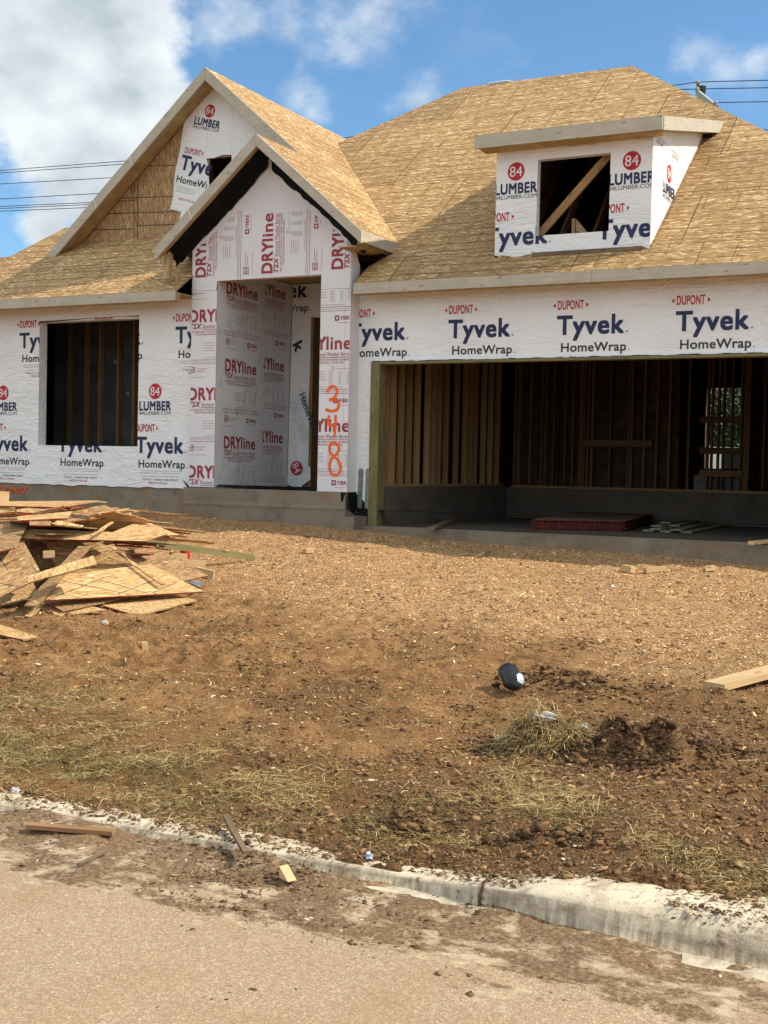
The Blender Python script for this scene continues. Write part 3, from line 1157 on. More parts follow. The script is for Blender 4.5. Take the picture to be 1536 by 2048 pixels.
THATCH = []
for px, py, rx, ry, w in ((60, 1420, 0.9, 0.55, 0.8), (60, 1500, 1.0, 0.5, 0.9), (250, 1540, 0.9, 0.32, 1.0), (450, 1560, 0.8, 0.30, 1.0),
                          (420, 1620, 0.7, 0.18, 0.8), (620, 1640, 0.55, 0.26, 1.0), (800, 1620, 0.45, 0.2, 0.5), (1060, 1590, 0.22, 0.22, 1.0),
                          (1130, 1640, 0.28, 0.16, 1.0), (1260, 1700, 0.30, 0.15, 1.0), (1400, 1730, 0.35, 0.15, 1.0), (1500, 1770, 0.3, 0.12, 0.9),
                          (1020, 1545, 0.15, 0.2, 0.7), (150, 1440, 0.5, 0.3, 0.6), (-200, 1500, 1.2, 0.8, 0.9), (930, 1690, 0.35, 0.12, 0.5), (1175, 1480, 0.26, 0.13, 0.55), (1030, 1500, 0.14, 0.1, 0.6)):
    q_ = on_ground(px, py)
    THATCH.append((q_[0], q_[1], rx, ry, w))


def thatch(x, y):
    s = 0.0 * np.asarray(x, float)
    n = 0.75 * fbm(np.asarray(x) * 2.2, np.asarray(y) * 2.2, 33, 4)
    for tx, ty, rx, ry, w in THATCH:
        d2 = ((x - tx) / rx) ** 2 + ((y - ty) / ry) ** 2
        s = np.maximum(s, w * np.exp(-d2 * 1.25))
    return np.clip(s * (1 + n), 0, 1)


def build_ground():
    X = np.concatenate([[-900, -300, -120, -60, -35, -24, -18], np.arange(-14.5, -6.5, 0.04), np.arange(-6.5, 0.6, 0.024), [0.8, 1.2, 2, 4, 8, 16, 40, 120, 400, 900]])
    Y = np.concatenate([[-900, -200, -40, -9.0, -8.99, 4.285], np.arange(4.30, 7.5, 0.022), np.arange(7.5, 14.6, 0.045), [14.8, 15.5, 18, 22, 26, 28, 32, 40, 60, 100, 200, 500, 1200]])
    XX, YY = np.meshgrid(X, Y)
    Z = ground_h(XX, YY)
    Z = np.where(YY < 4.29, -0.10, Z)
    Z = np.where(YY < -8.995, 0.10, Z)
    Z = np.where(YY > 27, np.minimum(Z, 0.62), Z)
    o, XX, YY = mesh_grid('ground', X, Y, Z, 'soil')
    g, d, t = zones(XX, YY)
    ca = o.data.color_attributes.new('zone', 'FLOAT_COLOR', 'POINT')
    c = np.stack([np.clip(g, 0, 1), np.clip(d, 0, 1), np.clip(t, 0, 1), np.ones_like(g)], -1)
    ca.data.foreach_set('color', c.astype(np.float32).ravel())
    tag(o, kind='structure')


def gutter(x, y):
    k = sstep(-2.3, -1.4, x)
    return (0.030 - 0.012 * k) * sstep(3.5, 4.2 - .12 * k, y) * np.clip(0.35 + 0.9 * fbm(x * 2.6, y * 5, 43, 4, 0.6), 0, 1.3)


def build_road():
    X = np.concatenate([[-400, -100, -30, -12], np.arange(-8, 4, 0.05), [6, 12, 30, 100, 400]])
    Y = np.concatenate([[-9.0, -6, -2], np.arange(0.5, 4.24, 0.035), [4.26, 4.30]])
    XX, YY = np.meshgrid(X, Y)
    Z = 0.006 * fbm(XX * 0.8, YY * 0.8, 41, 3) * sstep(-1, 1.0, YY) + gutter(XX, YY)
    o, _, _ = mesh_grid('road', X, Y, Z, 'road')
    tag(o, kind='structure')


def build_curb():
    xs = np.concatenate([np.arange(-40, -8, 2.0), np.arange(-8, 3.0, 0.05), np.arange(3, 40, 2.0)])
    drop = [(4.16, -0.02), (4.20, 0.002), (4.262, 0.004), (4.272, 0.034), (4.285, 0.044), (4.31, 0.047), (4.36, 0.048), (4.44, 0.048), (4.48, 0.0)]
    full = [(4.03, -0.02), (4.06, 0.006), (4.128, 0.013), (4.136, 0.060), (4.146, 0.112), (4.162, 0.130), (4.21, 0.138), (4.44, 0.140), (4.48, 0.02)]
    roll = [(4.03, -0.02), (4.06, 0.006), (4.128, 0.013), (4.142, 0.055), (4.165, 0.098), (4.20, 0.128), (4.26, 0.142), (4.44, 0.146), (4.48, 0.02)]
    A, B, C = np.array(drop), np.array(full), np.array(roll)
    rows = []
    for x in xs:
        k = float(sstep(-2.12, -1.15, x))
        k2 = float(sstep(-1.55, -1.05, x))
        p = A * (1 - k) + (B * (1 - k2) + C * k2) * k
        j = 0.004 * fbm(np.full(len(p), x * 6), np.arange(len(p)) * 1.7, 51, 3)
        j2 = 0.007 * vnoise(np.full(len(p), x * 1.4), np.arange(len(p)) * 0.4, 57)
        rows.append(np.stack([np.full(len(p), x), p[:, 0] + j2, p[:, 1] + j + (0.02 if False else 0)], -1))
    R = np.array(rows)
    nx, npf = R.shape[:2]
    i = np.arange(nx * npf).reshape(nx, npf)
    f = np.stack([i[:-1, :-1], i[1:, :-1], i[1:, 1:], i[:-1, 1:]], -1).reshape(-1, 4)
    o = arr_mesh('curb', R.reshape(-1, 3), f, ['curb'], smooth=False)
    tag(o, kind='structure')
    # saw-cut joint: a dark crack across the kerb
    mb = MB()
    pts = []
    x = -1.70
    k = float(sstep(-2.12, -1.15, x))
    for p in (A * (1 - k) + B * k)[2:8]:
        pts.append((x + random.uniform(-.006, .006), p[0] - 0.003, p[1] + 0.003))
    mb.tube(pts, 0.006, 'dark_board', 5)
    mb.build('curb_joint', parent=o)


build_ground()
build_road()
build_curb()

# ------------------------------------------------------------------ the house
HB = (-7.6, 14.78, 0.84)
house = empty('unfinished_house', HB)
tag(house, 'unfinished one-storey house with bare board roofs and printed white wrap on its walls', 'house')
HO = Vector(HB)


def part(mb, name, parent=None, label=None):
    """a part (or, under a part, a sub-part) of the house; meshes are written in world metres"""
    o = mb.build(name, parent or house)
    if parent is None:
        o.location = -HO
    if label:
        o['label'] = label
    return o


YG, YW, YE, YD = 14.779, 14.62, 14.535, 14.83
FZ0, FZ1 = 3.885, 4.015                 # garage fascia
P = 0.75                                # slope of the main roof
YF = 14.449                             # its front edge
main_z = lambda y: 4.02 + P * (y - YF)


def cells(mb, xs, zs, holes, f):
    for i in range(len(xs) - 1):
        for j in range(len(zs) - 1):
            cx, cz = (xs[i] + xs[i + 1]) / 2, (zs[j] + zs[j + 1]) / 2
            if any(a < cx < b and c < cz < d for a, b, c, d in holes):
                continue
            f(xs[i], xs[i + 1], zs[j], zs[j + 1])


def wall(mb, x0, x1, z0, z1, y, t, hole=None, mat='osb_wall', reveal='wrap', shift=0.0):
    xs, zs, hs = [x0, x1], [z0, z1], []
    if hole:
        a, b, c, d = hole
        xs, zs, hs = [x0, a, b, x1], [z0, c, d, z1], [hole]
        for A, Bq in (((a, c), (a, d)), ((a, d), (b, d)), ((b, d), (b, c)), ((b, c), (a, c))):
            mb.poly([(A[0], y, A[1]), (Bq[0], y, Bq[1]), (Bq[0], y + t, Bq[1]), (A[0], y + t, A[1])], reveal)
    cells(mb, xs, zs, hs, lambda p, q, r, s: mb.poly([(p, y, r), (q, y, r), (q, y, s), (p, y, s)], mat))
    cells(mb, xs, zs, hs, lambda p, q, r, s: mb.poly([(p, y + t, r), (p, y + t, s), (q, y + t, s), (q, y + t, r)], 'dark_wood'))
    for A, Bq in (((x0, z0), (x1, z0)), ((x1, z0), (x1, z1)), ((x1, z1), (x0, z1)), ((x0, z1), (x0, z0))):
        mb.poly([(A[0], y, A[1]), (A[0], y + t, A[1]), (Bq[0], y + t, Bq[1]), (Bq[0], y, Bq[1])], mat)


def ragged_sheet(mb, x0, x1, z0, z1, y, hole, mat, jag=0.012, step=0.12):
    """wrap skin on a front wall with an uneven lower edge"""
    xs, zs, hs = [x0, x1], [z0, z1], []
    if hole:
        a, b, c, d = hole
        xs, zs, hs = [x0, a, b, x1], [z0, c, d, z1], [hole]
    cells(mb, xs, zs, hs, lambda p, q, r, s: mb.poly([(p, y, r), (q, y, r), (q, y, s), (p, y, s)], mat))
    n = max(2, int((x1 - x0) / step))
    e = [(x0 + (x1 - x0) * i / n, z0 - 0.004 - abs(random.gauss(0, jag))) for i in range(n + 1)]
    for i in range(n):
        mb.poly([(e[i][0], y, e[i][1]), (e[i + 1][0], y, e[i + 1][1]), (e[i + 1][0], y, z0), (e[i][0], y, z0)], mat)


# ---- front wall of the bedroom wing, its wrap and window opening
WIN = (-13.31, -11.43, 1.852, 3.71)
mb = MB()
wall(mb, -17.5, -10.46, 1.27, 3.98, YW, 0.16, WIN)
wwall = part(mb, 'wall')
mb = MB()
ragged_sheet(mb, -17.5, -10.44, 1.275, 3.96, YW - 0.005, WIN, 'wrap')
pr = Print(mb, (0, YW - 0.005, 0), (1, 0, 0), (0, 0, 1), (0, -1, 0), [(-17.4, 1.28), (-10.46, 1.28), (-10.46, 3.9), (-17.4, 3.9)], [WIN])
for x in (-16.63, -15.17, -13.70, -12.24, -10.775):
    wrap_logo(pr, x, 3.335)
for x in (-15.82, -14.36, -12.92, -11.455):
    wrap_logo(pr, x, 1.765)
    lumber_logo(pr, x + 0.33, 1.765 + 0.885)
part(mb, 'house_wrap', wwall)
# window lining: folded wrap on the left reveal, torn flap above
mb = MB()
mb.poly([(-13.35, YW - 0.012, 3.70), (-12.9, YW - 0.012, 3.715), (-12.3, YW - 0.02, 3.735), (-11.7, YW - 0.012, 3.742), (-11.43, YW - 0.012, 3.73), (-11.43, YW - 0.012, 3.75), (-13.3, YW - 0.012, 3.73)], 'dark_wood')
part(mb, 'sheathing_edge', wwall)

# partition of boards and studs seen through the window
mb = MB()
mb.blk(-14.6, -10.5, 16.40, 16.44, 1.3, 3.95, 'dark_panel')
for i in range(9):
    z = random.uniform(2.2, 3.3)
    x = -13.6 + i * 0.27
    mb.poly([(x, 16.395, z), (x + .05, 16.395, z), (x + .05, 16.395, z + .05), (x, 16.395, z + .05)], 'ink_grey')
parti = part(mb, 'interior_wall')

# ---- studs: one mesh, copied
sm = MB()
sm.bar((0, 0, 0), (0, 0, 1), 0.038, 0.089, 'stud', (1, 0, 0))
STUD = sm.build('stud')
STUD_ME = STUD.data
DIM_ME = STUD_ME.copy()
DIM_ME.materials[0] = MT['stud_shaded']
bpy.data.objects.remove(STUD)


def stud(parent, x, y, z0, z1, rot=0.0, lean=0.0, wide=1.0):
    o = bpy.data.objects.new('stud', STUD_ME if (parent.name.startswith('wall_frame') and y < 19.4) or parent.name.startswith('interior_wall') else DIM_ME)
    COL.objects.link(o)
    o.parent = parent
    o.location = (x, y, z0)
    o.scale = (1, wide, z1 - z0)
    o.rotation_euler = (lean * 0.3, lean, rot)
    return o


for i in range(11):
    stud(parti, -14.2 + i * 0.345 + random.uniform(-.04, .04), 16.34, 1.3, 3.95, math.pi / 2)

# ---- foundations
mb = MB()
mb.blk(-17.5, -10.50, 14.635, 15.2, 0.3, 1.268, 'concrete')
mb.blk(-10.52, -7.91, 14.50, 16.7, 0.3, 1.285, 'concrete')
mb.prism([(-10.52, 14.5, 1.10), (-10.52, 14.492, 1.06), (-10.52, 14.492, 1.058), (-10.52, 14.5, 1.02)], (2.6, 0, 0), 'concrete')
mb.blk(-8.02, -7.715, 14.38, 14.80, 0.3, 0.965, 'concrete')
mb.blk(-7.90, -7.70, 14.80, 15.4, 0.3, 1.06, 'concrete')
fo = part(mb, 'foundation')
fo['label'] = 'grey concrete footing with rusty stains'
mb = MB()
mb.prism([(-7.72, 14.60, 0.832), (-2.0, 14.60, 0.832), (-2.0, 14.74, 0.845), (-7.72, 14.74, 0.845)], (0, 0, -0.36), 'slab')
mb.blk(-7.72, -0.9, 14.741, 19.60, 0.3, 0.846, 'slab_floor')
mb.blk(-7.72, -2.0, 14.54, 14.599, 0.3, 0.78, 'slab')
part(mb, 'garage_slab')
mb = MB()
mb.blk(-7.70, -7.545, 15.0, 19.42, 0.846, 1.36, 'stem')
mb.blk(-7.70, -0.9, 19.42, 19.60, 0.846, 1.345, 'stem')
part(mb, 'stem_wall')
mb = MB()
mb.blk(-2.31, -0.62, 14.745, 14.95, 0.3, 1.05, 'concrete')
part(mb, 'foundation')
# scribble of orange spray on the wing's footing
mb = MB()
pts = []
for k in range(60):
    t = k / 59
    pts.append((-14.25 + .72 * t + .035 * math.sin(k * 1.9), 14.628, 1.15 + .055 * math.cos(k * 1.31) + .02 * math.sin(k * .7)))
mb.tube(pts, 0.006, 'spray', 4)
part(mb, 'spray_marking', fo)

# ---- garage front: wrap above and beside the door, treated timber frame
mb = MB()
wall(mb, -7.93, -0.6, 1.05, 4.0, YG, 0.15, (-7.69, -2.3, 1.05, 3.03))
gwall = part(mb, 'wall')
mb = MB()
ragged_sheet(mb, -7.905, -7.69, 1.02, 3.03, YG - 0.006, None, 'wrap', 0.02, 0.05)
mb.poly([(-7.905, YG - 0.006, 3.03), (-0.6, YG - 0.006, 3.03), (-0.6, YG - 0.006, 3.96), (-7.905, YG - 0.006, 3.96)], 'wrap')
mb.poly([(-2.30, YG - 0.006, 1.02), (-0.6, YG - 0.006, 1.02), (-0.6, YG - 0.006, 3.03), (-2.30, YG - 0.006, 3.03)], 'wrap')
n = 60
for i in range(n):
    a, b = -7.69 + 5.3 * i / n, -7.69 + 5.3 * (i + 1) / n
    mb.poly([(a, YG - 0.045, 3.022 + random.uniform(-.004, .008)), (b, YG - 0.045, 3.022 + random.uniform(-.004, .008)), (b, YG - 0.006, 3.045), (a, YG - 0.006, 3.045)], 'wrap')
pr = Print(mb, (0, YG - 0.006, 0), (1, 0, 0), (0, 0, 1), (0, -1, 0), [(-7.90, 3.03), (-0.7, 3.03), (-0.7, 3.9), (-7.90, 3.9)])
for x in (-8.055, -6.590, -5.125, -3.655, -2.19):
    wrap_logo(pr, x, 3.305, fine=False)
part(mb, 'house_wrap', gwall)
mb = MB()
mb.box(-7.69, -7.56, YG - 0.045, YG - 0.005, 0.835, 3.015, 'treated')
mb.box(-7.605, -7.56, YG - 0.005, YG + 0.16, 0.85, 2.975, 'treated')
part(mb, 'door_jamb', gwall)
mb = MB()
mb.box(-2.43, -2.30, YG - 0.045, YG - 0.005, 0.835, 3.015, 'treated')
part(mb, 'door_jamb', gwall)
mb = MB()
mb.box(-7.56, -2.43, YG - 0.04, YG - 0.005, 2.982, 3.017, 'treated')
mb.box(-7.56, -2.43, YG - 0.005, YG + 0.16, 2.986, 3.022, 'treated')
part(mb, 'door_header', gwall)
mb = MB()
mb.blk(-7.55, -2.3, YG + 0.02, YG + 0.10, 3.023, 3.3, 'dark_wood')
part(mb, 'door_beam', gwall)
# two galvanised hold-down straps and torn black felt below the pier
for px0, px1, tilt in ((717.0, 727.0, -0.02), (731.5, 741.5, -0.03)):
    a, b = hY(px0, 937, YG - 0.012), hY(px1, 937, YG - 0.012)
    c, d = hY(px1 - 4, 1031, YG - 0.012), hY(px0 - 3, 1028, YG - 0.012)
    mb = MB()
    w = b[0] - a[0]
    pts = [(d[0], YG - 0.012, d[2]), (c[0], YG - 0.012, c[2]), (b[0], YG - 0.012, b[2] - .015), (b[0] - .02, YG - 0.012, b[2]), (a[0] + .02, YG - 0.012, a[2]), (a[0], YG - 0.012, a[2] - .015)]
    mb.prism(pts, (0, 0.004, 0), 'steel')
    part(mb, 'metal_strap', gwall)
mb = MB()
mb.prism([(-7.905, YG - 0.010, 1.28), (-7.905, YG - 0.010, 1.10), (-7.86, YG - 0.03, 0.985), (-7.70, YG - 0.02, 0.97), (-7.70, YG - 0.009, 1.10)], (0, 0.003, 0), 'felt')
mb.prism([(-7.985, 14.50, 1.285), (-7.905, 14.50, 1.285), (-7.895, 14.56, 1.02), (-7.93, 14.52, 1.10), (-7.965, 14.49, 1.16)], (0, 0.004, 0), 'felt')
mb.prism([(-7.893, 14.54, 1.285), (-7.893, 14.78, 1.285), (-7.893, 14.78, 0.985), (-7.893, 14.62, 1.03), (-7.893, 14.56, 1.10)], (0.004, 0, 0), 'felt')
part(mb, 'felt_paper', gwall)

# ---- garage interior: open stud walls
mb = MB()
mb.blk(-7.80, -7.72, 14.93, 19.6, 0.85, 3.95, 'felt')
mb.box(-7.70, -7.605, 15.0, 19.42, 1.362, 1.400, 'stud')
mb.box(-7.70, -7.605, 15.0, 19.42, 3.80, 3.838, 'stud')
gl = part(mb, 'wall_frame')
ys = [15.02, 15.10, 15.30, 15.34, 15.60]
y = 15.86
while y < 19.35:
    ys.append(y)
    y += random.choice((0.30, 0.34, 0.38, 0.27, 0.20))
for y in ys:
    stud(gl, -7.655, y, 1.40, 3.80, 0.0, random.uniform(-.004, .004))
mb = MB()
mb.box(-7.5, -0.9, 19.47, 19.56, 1.347, 1.385, 'stud')
mb.box(-7.5, -0.9, 19.47, 19.56, 3.80, 3.838, 'stud')
gb = part(mb, 'wall_frame')
for xa, xb in ((-7.5, -6.72), (-6.70, -5.83), (-5.81, -4.75)):
    mb = MB()
    mb.blk(xa, xb, 19.575, 19.59, 1.36, 3.9, 'dark_board')
    part(mb, 'interior_sheathing', gb)
RW = [hY(1412, 775, 19.5), hY(1486, 940, 19.5)]
x = -7.45
while x < -1.0:
    if not (RW[0][0] < x < RW[1][0]):
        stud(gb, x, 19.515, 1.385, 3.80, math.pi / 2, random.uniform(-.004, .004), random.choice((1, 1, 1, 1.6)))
    x += random.choice((0.13, 0.2, 0.24, 0.30, 0.07, 0.05))
for px in (1416, 1424, 1437, 1447, 1464, 1482):
    q = hY(px, 860, 19.5)
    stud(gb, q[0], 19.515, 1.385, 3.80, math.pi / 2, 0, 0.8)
for (xa, ya, xb, yb) in ((1160, 885, 1305, 893), (1400, 838, 1486, 842), (1400, 945, 1486, 948), (1400, 900, 1486, 903)):
    a, b = hY(xa, ya, 19.49), hY(xb, yb, 19.49)
    mb = MB()
    mb.box(a[0], b[0], 19.44, 19.478, a[2] - .06, a[2] + .04, 'stud_shaded')
    part(mb, 'blocking', gb)
mb = MB()
for (xa, ya, xb, yb) in ((1388, 950, 1476, 986), (1336, 932, 1354, 980)):
    a, b = hY(xa, ya, 19.6), hY(xb, yb, 19.6)
    mb.blk(a[0], b[0], 19.60, 19.62, b[2], a[2], 'dim_metal')
    part(mb, 'metal_box', gb)
    mb = MB()
# second row of framing further in, and the rear wall with an unglazed window
mb = MB()
mb.box(-7.5, -0.9, 22.0, 22.09, 1.30, 1.338, 'stud')
gm = part(mb, 'wall_frame')
x = -8.2
while x < -0.9:
    r = ((x - 0) / 22.0)
    lo, hi = RW[0][0] / 19.5, RW[1][0] / 19.5
    if not (lo - .004 < r < hi + .004) or random.random() < 0.25:
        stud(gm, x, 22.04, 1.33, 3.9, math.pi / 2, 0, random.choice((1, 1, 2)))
    x += random.choice((0.2, 0.3, 0.36, 0.1))
Ra, Rb = hY(1413, 776, 25.3), hY(1487, 938, 25.3)
mb = MB()
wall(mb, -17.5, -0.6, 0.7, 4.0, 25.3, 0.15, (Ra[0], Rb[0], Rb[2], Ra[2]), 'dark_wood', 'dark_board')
part(mb, 'wall')
mb = MB()
mb.blk(-17.5, -0.6, 19.7, 25.3, 0.9, 1.30, 'concrete')
mb.blk(-17.5, -7.72, 15.2, 19.7, 0.9, 1.28, 'concrete')
part(mb, 'floor')
mb = MB()
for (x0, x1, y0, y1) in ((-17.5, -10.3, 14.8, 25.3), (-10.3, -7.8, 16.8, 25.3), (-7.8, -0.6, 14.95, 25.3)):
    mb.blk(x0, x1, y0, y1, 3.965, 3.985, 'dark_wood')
part(mb, 'ceiling')
mb = MB()
mb.blk(-17.6, -17.5, 14.62, 25.45, 0.5, 4.0, 'osb_wall')
part(mb, 'wall')
mb = MB()
mb.blk(-0.75, -0.6, 14.93, 25.3, 0.5, 4.0, 'osb_wall')
part(mb, 'wall')
mb = MB()
mb.blk(-8.05, -7.95, 16.75, 25.3, 1.28, 3.96, 'dark_wood')
part(mb, 'interior_wall')

# ---- porch: front panel with its opening, two inner sides, back wall
OX0, OX1, OZ1 = -10.025, -8.36, 4.165
SEAM = 4.03
DOORX = -9.655
AP = (-9.20, 5.60)


def dryboard(mb, name, sub=None, lab=None):
    return part(mb, name, sub, lab)


mb = MB()
yb = YE + 0.012
# structural shell behind the boards
for pts in ([(-10.445, 1.29), (OX0, 1.29), (OX0, OZ1), (-10.445, OZ1)], [(OX1, 1.29), (-7.915, 1.29), (-7.915, OZ1), (OX1, OZ1)],
            [(-10.445, OZ1 + 0.0), (-7.915, OZ1), (-7.915, 4.70), (-9.19, 5.80), (-10.445, 4.70)]):
    mb.prism([(x, yb, z) for x, z in pts], (0, 0.12, 0), 'dry', 'pine', 'dark_wood')
porch = part(mb, 'porch_wall')
# boards on the front: seen seams are real edges
mb = MB()
yf = YE
mb.prism([(-10.45, yf, 1.295), (OX0, yf, 1.295), (OX0, yf, SEAM), (-10.45, yf, SEAM + .02)], (0, .011, 0), 'dry', 'ink_pink')
pr = Print(mb, (0, yf, 0), (1, 0, 0), (0, 0, 1), (0, -1, 0), [(-10.445, 1.3), (OX0 - .004, 1.3), (OX0 - .004, SEAM - .005), (-10.445, SEAM - .005)], lift=.0025)
for k in range(4):
    dry_print(pr, -10.475, 1.425 + 1.092 * k)
part(mb, 'weather_board', porch)
mb = MB()
mb.prism([(OX1, yf, 1.285), (-7.985, yf, 1.285), (-7.985, yf, SEAM - .06), (OX1, yf, SEAM - .06)], (0, .011, 0), 'dry', 'ink_pink')
mb.prism([(-7.982, yf, 1.28), (-7.905, yf, 1.275), (-7.905, yf, SEAM - .07), (-7.982, yf, SEAM - .06)], (0, .011, 0), 'dry', 'ink_pink')
pr = Print(mb, (0, yf, 0), (1, 0, 0), (0, 0, 1), (0, -1, 0), [(OX1 + .004, 1.3), (-7.91, 1.3), (-7.91, SEAM - .07), (OX1 + .004, SEAM - .07)], lift=.0025)
for k in range(3):
    dry_print(pr, -8.69, 2.085 + 1.09 * k)
rcol = part(mb, 'weather_board', porch)
# handwritten orange house number
mb = MB()


def stroke(px_pts, r=0.018):
    r0 = r
    pts = [hY(a, b, yf - 0.004) for a, b in px_pts]
    sm_ = []
    for i in range(len(pts) - 1):
        p0, p1, p2, p3 = pts[max(i - 1, 0)], pts[i], pts[i + 1], pts[min(i + 2, len(pts) - 1)]
        for t in np.linspace(0, 1, 6, endpoint=False):
            sm_.append(0.5 * ((2 * p1) + (-p0 + p2) * t + (2 * p0 - 5 * p1 + 4 * p2 - p3) * t * t + (-p0 + 3 * p1 - 3 * p2 + p3) * t ** 3))
    sm_.append(pts[-1])
    n = len(sm_)
    for i in range(n - 1):
        a, b = sm_[i], sm_[i + 1]
        d = b - a
        L = math.hypot(d[0], d[2]) or 1e-6
        nx, nz = -d[2] / L * r, d[0] / L * r
        lift = 0.00001 * i
        r = r0 * (0.82 + 0.30 * abs(math.sin(i * 0.37 + a[2] * 9)) + random.uniform(-.05, .05))
        nx, nz = -d[2] / L * r, d[0] / L * r
        ex, ez = d[0] / L * r * 0.5, d[2] / L * r * 0.5
        mb.poly([(a[0] - nx - ex, a[1] - lift, a[2] - nz - ez), (b[0] - nx + ex, a[1] - lift, b[2] - nz + ez), (b[0] + nx + ex, a[1] - lift, b[2] + nz + ez), (a[0] + nx - ex, a[1] - lift, a[2] + nz - ez)], 'spray')


stroke([(655, 783), (661, 774), (670, 774), (674, 784), (668, 795), (660, 800), (669, 799), (677, 805), (675, 818), (663, 822), (652, 819)])
part(mb, 'painted_digit', rcol)
mb = MB()
stroke([(658, 832), (656, 845), (660, 851), (672, 848)])
stroke([(671, 831), (671, 850), (669, 870)])
part(mb, 'painted_digit', rcol)
mb = MB()
stroke([(677, 890), (667, 885), (659, 893), (660, 905), (668, 913), (677, 922), (681, 938), (674, 950), (664, 948), (659, 934), (663, 918), (673, 908), (678, 897), (674, 888)])
part(mb, 'painted_digit', rcol)
# upper gable board, print turned to read upwards
mb = MB()
gp = [(-10.45, SEAM + .024), (OX0 - .02, SEAM + .005), (OX0 - .001, OZ1 - .03), (OX0, OZ1), (OX1, OZ1 + .012), (OX1 + .002, SEAM - .055), (-7.915, SEAM - .055), (-7.915, 4.60), (-9.19, 5.66), (-10.45, 4.62)]
mb.prism([(x, yf - .001, z) for x, z in gp], (0, .011, 0), 'dry', 'ink_pink')
K = [(4.04, 10.44), (4.04, 7.92), (4.56, 7.92), (5.50, 9.19), (4.58, 10.44)]      # (up, -x)
pr = Print(mb, (0, yf - .001, 0), (0, 0, 1), (-1, 0, 0), (0, -1, 0), K, [(3.9, OZ1 + .015, 8.35, 10.03)], lift=.0025)
for xb in (-10.225, -9.13, -8.035):
    dry_print(pr, 4.235, -xb)
dry_print(pr, 4.235, 11.32)
pr2 = Print(mb, (0, yf - .001, 0), (1, 0, 0), (0, 0, 1), (0, -1, 0))
for i in range(22):
    pr2.rect(-10.40 + i * 0.112 + random.uniform(-.02, .02), SEAM + (.045 if i < 4 else .19 if i < 19 else -.02), .004, .022, 'ink_grey')
part(mb, 'weather_board', porch)
# right cheek between porch and garage wall
mb = MB()
mb.prism([(-7.905, YE + .012, 1.285), (-7.905, YG - .008, 1.285), (-7.905, YG - .008, 4.30), (-7.905, YE + .012, 4.62)], (-.01, 0, 0), 'dry')
part(mb, 'weather_board', porch)
# inner side: first board, second board set a little back
mb = MB()
mb.prism([(OX0 + .001, YE + .012, 1.292), (OX0 + .001, 15.77, 1.292), (OX0 + .001, 15.77, 4.40), (OX0 + .001, YE + .012, 4.40)], (-.011, 0, 0), 'dry_stained')
pr = Print(mb, (OX0 + .001, 0, 0), (0, 1, 0), (0, 0, 1), (1, 0, 0), [(14.56, 1.3), (15.76, 1.3), (15.76, 4.38), (14.56, 4.38)], lift=.0025)
for k in range(3):
    dry_print(pr, 14.765, 1.85 + 1.09 * k)
part(mb, 'weather_board', porch)
mb = MB()
mb.prism([(OX0 - .004, 15.772, 1.30), (OX0 - .004, 16.56, 1.30), (OX0 - .004, 16.56, 4.40), (OX0 - .004, 15.772, 4.40)], (-.011, 0, 0), 'dry')
pr = Print(mb, (OX0 - .004, 0, 0), (0, 1, 0), (0, 0, 1), (1, 0, 0), [(15.78, 1.3), (16.55, 1.3), (16.55, 4.38), (15.78, 4.38)], lift=.0025)
for k in range(3):
    dry_print(pr, 15.545, 1.965 + 1.09 * k)
part(mb, 'weather_board', porch)
mb = MB()
mb.prism([(OX1 - .001, YE + .012, 1.292), (OX1 - .001, YE + .012, 4.40), (OX1 - .001, 16.56, 4.40), (OX1 - .001, 16.56, 1.292)], (.011, 0, 0), 'dry')
part(mb, 'weather_board', porch)
# back wall with the door opening; loose wrap hanging askew
mb = MB()
mb.prism([(-10.02, 16.56, 1.30), (DOORX, 16.56, 1.30), (DOORX, 16.56, 3.88), (-10.02, 16.56, 3.88)], (0, .12, 0), 'osb_wall', 'pine', 'dark_wood')
mb.prism([(-10.02, 16.56, 3.881), (-8.36, 16.56, 3.881), (-8.36, 16.56, 4.4), (-10.02, 16.56, 4.4)], (0, .12, 0), 'osb_wall', 'pine', 'dark_wood')
pback = part(mb, 'back_wall', porch)
mb = MB()
yk = 16.54
mb.prism([(-10.015, yk - .05, 1.33), (-9.80, yk - .08, 1.27), (-9.60, yk - .06, 1.42), (-9.64, yk - .02, 1.8), (-9.69, yk, 2.6), (-9.67, yk, 3.88), (-10.015, yk, 3.88)], (0, .003, 0), 'wrap')
mb.prism([(-10.015, yk, 3.882), (-8.37, yk, 3.882), (-8.37, yk, 4.395), (-10.015, yk, 4.395)], (0, .003, 0), 'wrap')
a = math.radians(-66)
U_, V_ = (math.cos(a), 0, math.sin(a)), (-math.sin(a), 0, math.cos(a))
pr = Print(mb, (0, yk - .002, 0), (1, 0, 0), (0, 0, 1), (0, -1, 0), [(-10.0, 3.86), (-8.4, 3.86), (-8.4, 4.38), (-10.0, 4.38)], lift=.003)
wrap_logo(pr, -10.60, 4.20, dup=False, fine=False)
O2 = hY(598, 790, yk - .085)
pr = Print(mb, O2, U_, V_, (0, -1, 0), None, lift=.004)
pr.text('HomeWrap', 0, 0, 0.72, 0.11, 'ink_black', 0.008)
for i in range(3):
    pr.rect(0.05 + .03 * i, -0.10 - .05 * i, 0.62, 0.006, 'ink_grey')
O3 = hY(593, 936, yk - .085)
pr = Print(mb, O3, U_, V_, (0, -1, 0), [(-.2, -.2), (.2, -.2), (.2, .2), (-.2, .2)], lift=.004)
pr.disc(0, 0, .105, .105, 'ink_red')
pr.text('84', -.075, -.055, .15, .115, 'ink_white', lift=.002)
O4 = hY(586, 690, yk - .01)
pr = Print(mb, O4, U_, V_, (0, -1, 0), None, lift=.004)
